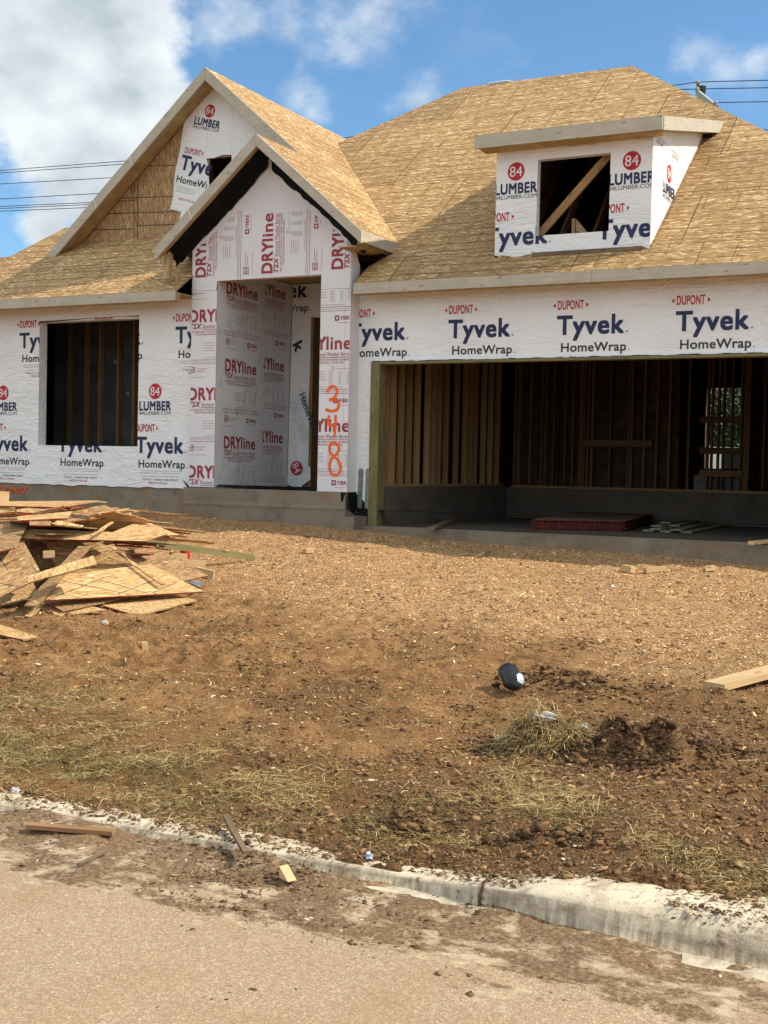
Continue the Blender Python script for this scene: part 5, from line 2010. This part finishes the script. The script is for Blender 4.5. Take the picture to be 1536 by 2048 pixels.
# small filler scraps
for i in range(120):
    if i < 78:
        px = random.uniform(-10, 345)
        py = random.uniform(1008, 1076) + max(0, px - 200) * 0.12
        h = 0.72 - (py - 1005) / 70 * 0.26 - max(0, px - 180) * 0.0012
    elif i < 100:
        px, py = random.uniform(120, 330), random.uniform(1078, 1112)
        h = random.uniform(.22, .42)
    else:
        px = random.uniform(10, 420)
        py = random.uniform(1195, 1235) if px < 330 else random.uniform(1165, 1205)
        h = .03
    c = on_ground(px, py, max(h - .02, .02))
    L, Wd = random.uniform(.15, .80), random.uniform(.03, .13)
    if h < .05:
        L, Wd = random.uniform(.06, .25), random.uniform(.015, .05)
    a = random.uniform(-.5, .5) + (math.pi * .5 if random.random() < .2 else 0) + .15
    m = MB()
    red = random.random() < .6
    tz = random.uniform(-.10, .06) if h > .05 else 0
    tw = random.uniform(-.16, .14) if h > .05 else 0
    dx, dy = Vector((math.cos(a), math.sin(a), tz)) * L / 2, Vector((-math.sin(a), math.cos(a), tw)) * Wd / 2
    nrm = dx.cross(dy).normalized()
    q4 = [-dx - dy, -dx * .2 - dy * random.uniform(.8, 1.1), dx - dy * random.uniform(.2, 1), dx * random.uniform(.85, 1) + dy, -dx * random.uniform(.8, 1) + dy * random.uniform(.5, 1)]
    m.prism(q4, -nrm * random.choice((.011, .011, .018)), 'osb_dull' if random.random() < .3 else 'osb_scrap', 'red_edge' if red else 'raw_edge')
    ob = m.build('osb_scrap')
    ob.location = c
    tag(ob, 'narrow strand board offcut lying among the others in the heap', 'offcut', PILE)

for i in range(9):
    h = .06 + i * .055
    c = on_ground(95 + random.uniform(-25, 25), 1062, h)
    m = MB()
    w_, d_ = random.uniform(.9, 1.5), random.uniform(.5, .8)
    m.prism([(-w_ / 2, -d_ / 2, 0), (w_ / 2, -d_ / 2, random.uniform(-.03, .03)), (w_ / 2, d_ / 2, 0), (-w_ / 2, d_ / 2, random.uniform(-.03, .03))], (0, 0, -.012), 'osb_dull', 'red_edge' if i % 2 else 'raw_edge')
    ob = m.build('osb_scrap')
    ob.location = c
    ob.rotation_euler = (random.uniform(-.06, .06), random.uniform(-.06, .06), random.uniform(-.5, .5))
    tag(ob, 'wide strand board offcut buried in the middle of the heap', 'offcut', 'wide offcuts under the heap')

# treated board running out of the heap and lumber ends beside it
m = MB()
a, b = on_ground(288, 1084, .34), on_ground(506, 1115, .03)
mid = (a + b) / 2
m.bar(a, b, .038, .062, 'treated')
tag(m.build('timber_board', None, mid), 'long greenish treated board running from the heap down to the soil', 'board')


def lump(name, pa, pb, w, h, mat, label, cat, group=None):
    a, b = on_ground(*pa), on_ground(*pb)
    m = MB()
    m.bar(a, b, w, h, mat)
    return tag(m.build(name, None, (a + b) / 2), label, cat, group)


lump('lumber_offcut', (340, 1112, .10), (372, 1115, .07), .045, .08, 'pine', 'sawn lumber end sticking out of the heap by the red can', 'offcut')
lump('lumber_offcut', (360, 1127, .07), (410, 1130, .045), .05, .085, 'pine', 'longer lumber end sticking out of the right side of the heap', 'offcut')
lump('lumber_offcut', (390, 1142, .07), (428, 1150, .04), .05, .085, 'pine', 'lumber end nearest the point of the broad sloping sheet', 'offcut')
lump('lumber_offcut', (86, 1109, .40), (109, 1108, .40), .05, .06, 'pine', 'small pale lumber block lodged in the deep gap of the heap', 'offcut')
lump('lumber_offcut', (-12, 995, .88), (14, 997, .86), .06, .12, 'pine', 'pale lumber end standing on top of the heap at the edge of the photo', 'offcut')
lump('lumber_offcut', (283, 1293, .03), (295, 1292, .03), .06, .06, 'pine', 'small cube of sawn lumber alone on the bare soil', 'offcut')
lump('lumber_offcut', (1248, 1136, .03), (1266, 1139, .03), .07, .07, 'pine', 'sawn block on the soil in front of the garage slab', 'offcut')
lump('lumber_offcut', (1290, 1141, .02), (1330, 1137, .03), .05, .05, 'pine', 'flat lumber scrap right of the sawn block by the slab', 'offcut')
lump('lumber_offcut', (1408, 1138, .02), (1428, 1135, .03), .05, .05, 'pine', 'lumber scrap at the sunlit corner below the garage floor', 'offcut')
lump('lumber_offcut', (609, 1102, .03), (625, 1100, .03), .06, .05, 'pine', 'lumber scrap on the shadow line in front of the porch', 'offcut')
# wedge by the gutter
m = MB()
a = on_ground(576, 1745, 0)
c = hZ(574, 1757, 0.022)
d1, d2 = Vector((.9, -.42, 0)) * .062, Vector((.42, .9, 0)) * .02
m.prism([-d1 * .4 - d2, d1 * .6 - d2, -d1 * .4 - d2 + Vector((0, 0, .045))], d2 * 2, 'pine')
ob = m.build('lumber_offcut')
ob.location = c
tag(ob, 'pale sawn wedge in the gutter below the low curb', 'offcut')

lump('timber_board', (1428, 1372, .05), (1620, 1322, .07), .155, .038, 'pine', 'pale plank lying on the soil at the right edge', 'board')
# weathered pieces at the curb
a, b = hZ(55, 1651, .05), hZ(228, 1665, .048)
m = MB()
m.bar(a, b, .042, .018, 'board_brown')
tag(m.build('weathered_board', None, (a + b) / 2), 'brown weathered board lying on the road along the low curb', 'board')
a, b = hZ(156, 1729, .03), hZ(216, 1700, .035)
m = MB()
m.bar(a, b, .012, .010, 'weathered')
tag(m.build('wood_stick', None, (a + b) / 2), 'thin stick on the road below the weathered board', 'stick')
a, b, c = on_ground(452, 1632, .05), on_ground(470, 1668, .05), hZ(492, 1706, .07)
m = MB()
m.bar(a, b, .028, .018, 'weathered')
m.bar(b, c, .024, .016, 'weathered')
tag(m.build('wooden_stake', None, b), 'broken weathered stake lying over the low curb', 'stake')


# ------------------------------------------------------------------ litter
def blob_mesh(rx, ry, rz, seed, bump=.25, n=3):
    bm = bmesh.new()
    bmesh.ops.create_icosphere(bm, subdivisions=n, radius=1.0)
    for v in bm.verts:
        c = v.co
        k = 1 + bump * (0.6 * math.sin(c.x * 3.1 + seed) * math.cos(c.y * 4.3 + seed * 2) + 0.5 * math.sin(c.z * 6.7 + c.x * 5 + seed * 3))
        v.co = Vector((c.x * rx * k, c.y * ry * k, c.z * rz * k))
    vs = [tuple(v.co) for v in bm.verts]
    bm.verts.index_update()
    fs = [tuple(x.index for x in f.verts) for f in bm.faces]
    bm.free()
    return vs, fs


# black crumpled bottle with a pale label
g = on_ground(1022, 1382, 0)
root = empty('bottle', tuple(g))
root.scale = (.86, .86, .82)
tag(root, 'crumpled black plastic bottle with a pale label lying on the bare soil', 'bottle')
m = MB()
prof = [(-.125, .02), (-.12, .055), (-.09, .072), (-.03, .075), (0.0, .068), (.05, .074), (.09, .062), (.115, .035), (.13, .022)]
ax = Vector((0.55, -0.62, -0.38)).normalized()
sx_ = ax.cross(Vector((0, 0, 1))).normalized()
sy_ = ax.cross(sx_)
n = 20
vs = []
for i, (t, r) in enumerate(prof):
    for k in range(n):
        an = 2 * math.pi * k / n
        rr = r * (1 + .06 * math.sin(an * 3 + i * 1.3))
        vs.append(ax * t + sx_ * (rr * math.cos(an)) + sy_ * (rr * math.sin(an)) + Vector((0, 0, .10)))
fs = [(i * n + k, i * n + (k + 1) % n, (i + 1) * n + (k + 1) % n, (i + 1) * n + k) for i in range(len(prof) - 1) for k in range(n)]
fs += [tuple(range(n - 1, -1, -1)), tuple(range((len(prof) - 1) * n, len(prof) * n))]
m.raw(vs, fs, 'black_plastic')
m.build('bottle_body', root, smooth=True)
m = MB()
vs = []
cv = (Vector((0, 0, 1.5)) - V3(g)).normalized() + Vector((.45, .2, -.5))
AN0 = math.atan2(cv.dot(sy_), cv.dot(sx_))
rings = [(.045, .076), (.075, .072), (.098, .060), (.112, .040)]
for i, (t, r) in enumerate(rings):
    for k in range(9):
        an = AN0 - .55 + 1.2 * k / 8
        rr = (r + .002) * (1 + .05 * math.sin(an * 5 + i))
        vs.append(ax * t + sx_ * (rr * math.cos(an)) + sy_ * (rr * math.sin(an)) + Vector((0, 0, .10)))
m.raw(vs, [(i * 9 + k, i * 9 + k + 1, (i + 1) * 9 + k + 1, (i + 1) * 9 + k) for i in range(3) for k in range(8)], 'pale_label')
m.build('bottle_label', root, smooth=True)


def litter(name, px, py, r, mat, label, cat, seed, h=0.01):
    c = on_ground(px, py, h, False) if py < 1700 else on_ground(px, py, h, False)
    vs, fs = blob_mesh(*r, seed, .45)
    m = MB()
    m.raw(vs, fs, mat)
    o = m.build(name)
    o.location = c
    o.rotation_euler = (0, 0, seed)
    return tag(o, label, cat)


litter('plastic_bag', 1085, 1432, (.07, .03, .022), 'clear_plastic', 'greyish crumpled plastic on top of the dead grass clump', 'plastic bag', 0.4, .02)
litter('plastic_scrap', 1168, 1453, (.022, .018, .02), 'clear_plastic', 'small pinkish plastic scrap on the heaped soil', 'litter', 1.4, .02)
litter('paper_scrap', 737, 1713, (.018, .014, .016), 'pale_label', 'small white and blue scrap above the low curb', 'litter', 2.2, .015)
litter('paper_scrap', 210, 1245, (.03, .02, .018), 'paper', 'white paper scrap on the soil in front of the heap', 'litter', 3.1, .01)
litter('plastic_scrap', 30, 1582, (.02, .016, .016), 'clear_plastic', 'grey plastic scrap on the low curb at the edge of the photo', 'litter', 4.0, .012)
litter('paper_scrap', 1226, 1173, (.03, .018, .014), 'paper', 'pale scrap on the sunlit soil before the garage', 'litter', 5.0, .01)
m = MB()
c = on_ground(370, 1117, 0)
m.tube([(0, 0, 0), (0.0, 0.0, .10)], .055, 'red_plastic', 16)
m.tube([(0, 0, .10), (0, 0, .115)], .058, 'red_plastic', 16)
ob = m.build('red_can')
ob.location = c
tag(ob, 'red plastic can half hidden behind lumber ends at the heap', 'can')
m = MB()
a, b, c, d = on_ground(374, 1163, .06), on_ground(405, 1163, .06), on_ground(398, 1174, .02), on_ground(383, 1172, .02)
m.prism([a, b, c, d], (0, .02, -.01), 'steel')
tag(m.build('metal_scrap', None, a), 'bent grey sheet-metal piece under the point of the broad sheet', 'scrap metal')
lump('wood_stick', (222, 1248, .012), (262, 1241, .012), .02, .012, 'red_edge', 'reddish stick on the soil beside the white paper scrap', 'stick')
lump('wood_stick', (950, 1113, .02), (982, 1103, .02), .03, .01, 'weathered', 'pale sliver in the shade before the garage slab', 'stick')
lump('wood_stick', (565, 1125, .012), (600, 1118, .012), .02, .012, 'pine', 'sunlit sliver in front of the porch step', 'stick')

# ------------------------------------------------------------------ stored inside the garage
def on_slab(px, py, h=0.0):
    return hZ(px, py, 0.848 + h)


c0 = on_slab(1180, 1056)
for i in range(11):
    m = MB()
    a, b, c = on_slab(1062, 1060), on_slab(1248, 1063), on_slab(1318, 1040)
    a, b, c = V3(a), V3(b), V3(c)
    j = Vector((random.uniform(-.04, .04), random.uniform(-.03, .03), 0))
    dv = (c - b)
    q4 = [a + j, b + j, b + j + dv, a + j + dv]
    m.prism(q4, (0, 0, .0115), 'dark_board' if i < 10 else 'weathered', 'dark_red')
    o_ = m.build('osb_sheet', None, (a + b) / 2)
    o_.location.z += i * .0125 + .001
    tag(o_, 'topmost sheet of the red-edged stack on the garage floor' if i == 10 else 'red-edged strand board sheet lying in the flat stack on the garage floor', 'board', None if i == 10 else 'sheets stacked on the garage floor')
for i, (x0, y0, x1, y1, h) in enumerate(((1296, 1063, 1420, 1045, 0.0), (1330, 1065, 1450, 1046, 0.0), (1372, 1066, 1470, 1047, .0), (1310, 1060, 1430, 1044, .022), (1352, 1062, 1440, 1040, .022), (1312, 1054, 1372, 1042, .046), (1348, 1053, 1395, 1041, .046), (1330, 1047, 1376, 1041, .07))):
    a, b = on_slab(x0, y0, h), on_slab(x1, y1, h)
    m = MB()
    m.bar(a, b, .14, .019, 'green_board')
    o_ = m.build('trim_board', None, (a + b) / 2)
    o_.location.z += .011
    tag(o_, ('bottom board' if h == 0 else 'middle board' if h == .022 else 'short upper board' if h < .06 else 'short topmost board') + ' of the loose greenish stack in the garage', 'board', None if h > .06 else 'loose boards beside the red-edged stack, ' + ('bottom' if h == 0 else 'middle' if h == .022 else 'upper') + ' layer')
for (xa, ya, xb, yb, w, mat, lab) in ((1502, 1086, 1560, 1080, .07, 'pine', 'pale lumber end on the garage floor at the right edge'), (862, 1058, 916, 1036, .10, 'weathered', 'dusty board lying askew on the garage floor'), (768, 1046, 802, 1045, .06, 'weathered', 'dark offcut on the garage floor beside the door jamb')):
    a, b = on_slab(xa, ya, .02), on_slab(xb, yb, .02)
    m = MB()
    m.bar(a, b, w, .036, mat)
    tag(m.build('timber_board', None, (a + b) / 2), lab, 'board')

# ------------------------------------------------------------------ loose ground cover
def scatter(n, x0, x1, y0, y1, dens):
    out = []
    k = 0
    while sum(len(o) for o in out) < n and k < 60:
        x = RNG.uniform(x0, x1, n)
        y = RNG.uniform(y0, y1, n)
        keep = RNG.uniform(0, 1, n) < dens(x, y)
        out.append(np.stack([x[keep], y[keep]], -1))
        k += 1
    return np.concatenate(out)[:n]


def in_view(x, y):
    rx = AR[0] * x + AR[1] * y
    rf = AF[0] * x + AF[1] * y
    return (rf > 2) & (np.abs(rx / np.maximum(rf, .1)) < 0.47)


def nearer(x, y, k=1.6):
    return np.clip((6.0 / np.maximum(np.hypot(x, y), 2.0)) ** k, 0, 1)


def surf(x, y):
    z = ground_h(x, y)
    road = gutter(x, y)
    k = sstep(-2.12, -1.15, x)
    topc = 0.048 + 0.094 * k
    z = np.where(y < 4.45, np.maximum(topc, z), z)
    face = np.clip((y - 4.265 + .13 * k) / (.02 + .03 * k), 0, 1) * topc
    z = np.where(y < 4.285 - .10 * k, np.maximum(face, road), z)
    return z


def lumps(name, P2, size, mat, flat=0.6, sub=0, label=None, cat=None, sink=.3):
    bm = bmesh.new()
    if sub == 1:
        V = np.array([(a, b, c) for a in (-.62, .62) for b in (-.62, .62) for c in (-.62, .62)])
        F = np.array([(0, 1, 3), (0, 3, 2), (4, 7, 5), (4, 6, 7), (0, 5, 1), (0, 4, 5), (2, 3, 7), (2, 7, 6), (0, 2, 6), (0, 6, 4), (1, 5, 7), (1, 7, 3)])
    elif sub == 0:
        V = np.array([(1, 0, 0), (-1, 0, 0), (0, 1, 0), (0, -1, 0), (0, 0, 1), (0, 0, -1)], float)
        F = np.array([(0, 2, 4), (2, 1, 4), (1, 3, 4), (3, 0, 4), (2, 0, 5), (1, 2, 5), (3, 1, 5), (0, 3, 5)])
    else:
        bmesh.ops.create_icosphere(bm, subdivisions=sub, radius=1)
        bm.verts.index_update()
        V = np.array([v.co[:] for v in bm.verts])
        F = np.array([[v.index for v in f.verts] for f in bm.faces])
    bm.free()
    n, nv = len(P2), len(V)
    s = size(n)
    jit = 1 + RNG.normal(0, .42, (n, nv, 1))
    vv = V[None] * np.clip(jit, .45, 1.6) + RNG.normal(0, .20, (n, nv, 3))
    sc = np.stack([s * RNG.uniform(.7, 1.5, n), s * RNG.uniform(.6, 1.1, n), s * RNG.uniform(.5, 1.0, n) * flat], -1)
    vv = vv * sc[:, None, :]
    a = RNG.uniform(0, 2 * math.pi, n)
    ca, sa = np.cos(a)[:, None], np.sin(a)[:, None]
    x = vv[..., 0] * ca - vv[..., 1] * sa
    y = vv[..., 0] * sa + vv[..., 1] * ca
    z0 = surf(P2[:, 0], P2[:, 1]) + s * flat * (.6 - sink)
    co = np.stack([x + P2[:, :1], y + P2[:, 1:2], vv[..., 2] + z0[:, None]], -1).reshape(-1, 3)
    f = (F[None] + (np.arange(n) * nv)[:, None, None]).reshape(-1, 3)
    o = arr_mesh(name, co, f, [mat])
    return tag(o, kind='stuff', label=label, cat=cat)


def blades(name, P2, length, width, lift, mat, label=None, cat=None, base=None):
    """bent three-point strips lying or half standing"""
    n = len(P2)
    L = length(n)
    w = width(n)
    a = RNG.uniform(0, 2 * math.pi, n)
    el = lift(n)
    d = np.stack([np.cos(a) * np.cos(el), np.sin(a) * np.cos(el), np.sin(el)], -1)
    s = np.stack([-np.sin(a), np.cos(a), RNG.uniform(-.7, .7, n)], -1)
    z0 = (surf(P2[:, 0], P2[:, 1]) if base is None else base) + 0.003
    p0 = np.stack([P2[:, 0], P2[:, 1], z0], -1)
    bend = RNG.normal(0, .18, n)[:, None] * L[:, None] * s + np.stack([np.zeros(n), np.zeros(n), -np.abs(RNG.normal(0, .12, n)) * L], -1)
    p1 = p0 + d * (L * .5)[:, None] + np.stack([np.zeros(n), np.zeros(n), .04 * L], -1)
    p2 = p0 + d * L[:, None] + bend
    g2 = surf(p2[:, 0], p2[:, 1]) + .002
    p2[:, 2] = np.maximum(p2[:, 2], g2)
    h = s * (w / 2)[:, None]
    co = np.stack([p0 - h, p0 + h, p1 - h, p1 + h, p2 - h * .3, p2 + h * .3], 1).reshape(-1, 3)
    F = np.array([(0, 1, 3, 2), (2, 3, 5, 4)])
    f = (F[None] + (np.arange(n) * 6)[:, None, None]).reshape(-1, 4)
    o = arr_mesh(name, co, f, [mat])
    return tag(o, kind='stuff', label=label, cat=cat)


def clod_d(x, y):
    g, d, t = zones(x, y)
    n = np.clip(fbm(x * 1.6, y * 1.6, 61, 3) + .25, 0, 1)
    return in_view(x, y) * nearer(x, y, 1.0) * np.clip(.06 + d * 1.0 + .5 * n * n, 0, 1) * (1 - .35 * g)


lumps('soil_clods', scatter(38000, -8, 1.2, 4.33, 13.5, clod_d), lambda n: np.clip(RNG.lognormal(-5.3, .6, n), .0025, .021), 'clod', .7, 1)


def mound_d(x, y):
    s_ = 0.0 * x
    for mx, my, rx, ry, h in MOUNDS[:5] + MOUNDS[6:7]:
        s_ = np.maximum(s_, np.clip(h * 12, .15, 1) * np.exp(-(((x - mx) / (rx * 1.1)) ** 2 + ((y - my) / (ry * 1.1)) ** 2) * 1.3))
    return in_view(x, y) * s_ * np.clip(fbm(x * 5, y * 5, 63, 3) + .7, 0, 1)


lumps('churned_soil', scatter(9000, -3.5, .6, 4.6, 8.6, mound_d), lambda n: np.clip(RNG.lognormal(-4.95, .6, n), .003, .03), 'damp_clod', .75, 1)


def mud_d(x, y):
    e = sstep(3.05, 4.1, y)
    return in_view(x, y) * np.clip(fbm(x * 2.4, y * 4, 71, 4) * .9 + e * .75 - .35, 0, 1)


lumps('gutter_mud', scatter(16000, -5.2, .6, 2.9, 4.5, mud_d), lambda n: np.clip(RNG.lognormal(-5.75, .6, n), .0012, .018), 'gutter_clod', .5, 1)


def peb_d(x, y):
    g, d, t = zones(x, y)
    return in_view(x, y) * nearer(x, y, .7) * (.35 + .65 * np.clip(fbm(x * .9, y * .9, 81, 3) + .4, 0, 1))


lumps('gravel', scatter(12000, -12, 1.2, 3.6, 14.4, peb_d), lambda n: np.clip(RNG.lognormal(-5.4, .5, n), .002, .018), 'pebble', .6, 0)


def chip_d(x, y):
    g, d, t = zones(x, y)
    return in_view(x, y) * np.clip(g * .9 + .12, 0, 1)


blades('wood_chips', scatter(42000, -13, 1.2, 5.5, 14.4, chip_d), lambda n: np.clip(RNG.lognormal(-3.9, .5, n), .008, .10), lambda n: RNG.uniform(.004, .012, n), lambda n: RNG.uniform(-.05, .45, n), 'chip')


def straw_d(x, y):
    return in_view(x, y) * np.clip(thatch(x, y) * np.clip(fbm(x * 3.5, y * 3.5, 97, 3) * 1.4 + .45, 0, 1.2) + .03, 0, 1)


blades('straw', scatter(40000, -7.5, 1.0, 4.25, 9.0, straw_d), lambda n: np.clip(RNG.lognormal(-3.05, .45, n), .015, .16), lambda n: RNG.uniform(.0010, .0026, n), lambda n: np.abs(RNG.normal(0, .2, n)), 'straw')


def grass_d(x, y):
    return in_view(x, y) * np.clip(thatch(x, y) ** 1.5 * np.clip(fbm(x * 1.5, y * 1.5, 91, 3) + .6, 0, 1), 0, 1)


blades('dead_grass', scatter(9000, -7.5, 1.0, 4.35, 8.0, grass_d), lambda n: np.clip(RNG.lognormal(-3.0, .4, n), .02, .11), lambda n: RNG.uniform(.0012, .0028, n), lambda n: np.abs(RNG.normal(.1, .25, n)), 'grass')

# the torn-up clump of dead grass in the yard
cc = on_ground(1078, 1490, 0)
nB = 5200
an = RNG.uniform(0, 2 * math.pi, nB)
rr = np.sqrt(RNG.uniform(0, 1, nB))
Pq = np.stack([cc[0] + rr * (.25 + .05 * np.sin(3 * an)) * np.cos(an), cc[1] + .02 + rr * .15 * np.sin(an)], -1)
hh = .075 * np.clip(1 - rr ** 2, 0, 1) * (1 + .5 * np.sin(an * 2 + .6))
ob = blades('grass_clump', Pq, lambda n: RNG.uniform(.03, .12, n), lambda n: RNG.uniform(.0012, .003, n), lambda n: RNG.normal(-.3, .5, n), 'straw', base=ground_h(Pq[:, 0], Pq[:, 1]) + hh * RNG.uniform(.2, 1, nB))
del ob['kind']
tag(ob, 'torn-up clump of dead yellow grass on the churned soil', 'grass clump')

# ------------------------------------------------------------------ behind the house: wires, pole, trees, parked van
YP = 42.0
pole_top = hY(1404, 173, YP)
root = empty('utility_pole', (pole_top[0], YP, 0.5))
tag(root, 'dark wooden utility pole with a pale crossarm behind the roof ridge', 'utility pole')
m = MB()
m.tube([(0, 0, 0), (0, 0, pole_top[2] - .5)], [.17, .13], 'pole', 14)
m.build('pole', root)
ca0, ca1 = hY(1396, 186, YP - .25), hY(1433, 216, YP - 1.0)
m = MB()
base = V3((pole_top[0], YP, 0.5))
ra, rb = V3(ca0) - base, V3(ca1) - base
m.bar(ra, rb, .12, .17, 'arm')
m.build('crossarm', root)
INS = [hY(1396, 164, YP), hY(1395, 178, YP - .2), hY(1431, 205, YP - 1.0)]
for q in INS:
    m = MB()
    c = V3(q) - base
    m.tube([c + Vector((0, 0, -.22)), c + Vector((0, 0, -.06))], .03, 'pole', 8)
    m.tube([c + Vector((0, 0, -.10)), c + Vector((0, 0, -.02)), c + Vector((0, 0, .06))], [.06, .085, .04], 'porcelain', 12)
    m.build('insulator', root)


def wire(pts, label, r=.013):
    m = MB()
    P3 = [V3(p) for p in pts]
    fine = []
    for i in range(len(P3) - 1):
        for t in np.linspace(0, 1, 6, endpoint=False):
            fine.append(P3[i].lerp(P3[i + 1], t))
    fine.append(P3[-1])
    m.tube(fine, r, 'wire', 5)
    tag(m.build('power_line', None, fine[0]), label, 'power line')


def span(y0, y1, label, dy=0.0, end=None, r=.016):
    """wire behind the house crossing the photo from x = 0 at height y0 to x = 250 at y1"""
    pts = [hY(-400, y0 + (y0 - y1) * 1.35, YP), hY(0, y0, YP), hY(250, y1, YP)]
    if end is not None:
        pts += [hY(690, 276, YP), hY(1339, 172, YP), V3(end)]
    else:
        pts += [hY(600, y1 - (y0 - y1) * 1.7, YP)]
    wire(pts, label, r)


span(341, 322, 'topmost power line left of the big gable, running on to the pole', 0, INS[0])
for y0, y1, lab in ((346, 328, 'second power line from the top left of the big gable'), (368, 354, 'third power line, alone below the top pair, left of the gable'), (398, 384, 'fourth power line from the top left of the big gable'), (413, 402, 'upper line of the lowest bundle left of the gable'), (417, 406, 'middle line of the lowest bundle left of the gable'), (422.5, 412, 'lowest of the power lines left of the gable')):
    span(y0, y1, lab)
wire([INS[0], hY(1536, 160.5, YP), hY(2000, 162, YP)], 'topmost power line running right from the pole', .016)
wire([hY(1250, 205, YP), hY(1360, 179, YP), INS[1], hY(1536, 175.5, YP), hY(2000, 178, YP)], 'second power line running right from the pole', .016)
wire([INS[2], hY(1536, 203.5, YP), hY(2000, 208, YP)], 'power line running right from the end of the crossarm', .016)
wire([hY(1400, 258, YP), hY(1510, 259.5, YP), hY(1536, 260, YP), hY(2000, 262, YP)], 'lowest power line over the right slope of the roof', .016)


def tree(x, y, h, r, label, n=2600):
    root = empty('tree', (x, y, 0.5))
    tag(root, label, 'tree', None)
    m = MB()
    m.tube([(0, 0, 0), (.05, 0, h * .3), (.0, .05, h * .62)], [.16, .12, .05], 'bark', 8)
    for k in range(6):
        a = k * 1.05
        m.tube([(.03, 0, h * (.25 + .05 * k)), (math.cos(a) * r * .6, math.sin(a) * r * .6, h * (.45 + .06 * k))], [.05, .02], 'bark', 5)
    m.build('trunk', root)
    c = RNG.normal(0, 1, (14, 3)) * np.array([r * .5, r * .5, h * .2]) + np.array([0, 0, h * .58])
    i = RNG.integers(0, 14, n)
    p = c[i] + RNG.normal(0, 1, (n, 3)) * np.array([r * .24, r * .24, h * .09])
    p[:, 2] = np.clip(p[:, 2], .3, None)
    d1, d2 = RNG.normal(0, 1, (n, 3)), RNG.normal(0, 1, (n, 3))
    d1 /= np.linalg.norm(d1, axis=1)[:, None]
    d2 /= np.linalg.norm(d2, axis=1)[:, None]
    s = RNG.uniform(.07, .16, n)[:, None]
    co = np.stack([p - d1 * s, p + d2 * s * .5, p + d1 * s, p - d2 * s * .5], 1).reshape(-1, 3)
    f = np.arange(n * 4).reshape(n, 4)
    arr_mesh('crown', co, f, ['leaf'], parent=root)


for k, (px, yy) in enumerate(((1428, 39.0), (1470, 41.0), (1530, 40.0), (1300, 41))):
    q = hY(px, 860, yy)
    tree(q[0], yy, 5.0 + k * .3, 1.9, ('leafy tree seen through the gap at the back of the garage, left one', 'leafy tree seen through the gap at the back of the garage, right one', 'leafy tree behind the house past the right end of the garage gap', 'leafy tree hidden behind the garage back framing')[k])
# van parked behind
q = hY(1440, 880, 34.0)
root = empty('parked_van', (q[0], 34.0, 0.6))
tag(root, 'small white van glimpsed through the framing at the back of the garage', 'van')
m = MB()
prof = [(-1.9, .35), (1.9, .35), (1.95, .9), (1.5, 1.05), (1.05, 1.75), (-1.85, 1.8), (-1.95, .9)]
m.prism([(x, -.8, z) for x, z in prof], (0, 1.6, 0), 'white_paint')
m.build('body', root)
m = MB()
m.prism([(.95, -.81, 1.62), (1.32, -.81, 1.08), (.3, -.81, 1.08), (.3, -.81, 1.62)], (0, .02, 0), 'black_glass')
m.build('side_window', root)
for x in (-1.2, 1.25):
    m = MB()
    m.tube([(x, -.82, .33), (x, -.6, .33)], .33, 'rubber', 18)
    m.build('wheel', root)
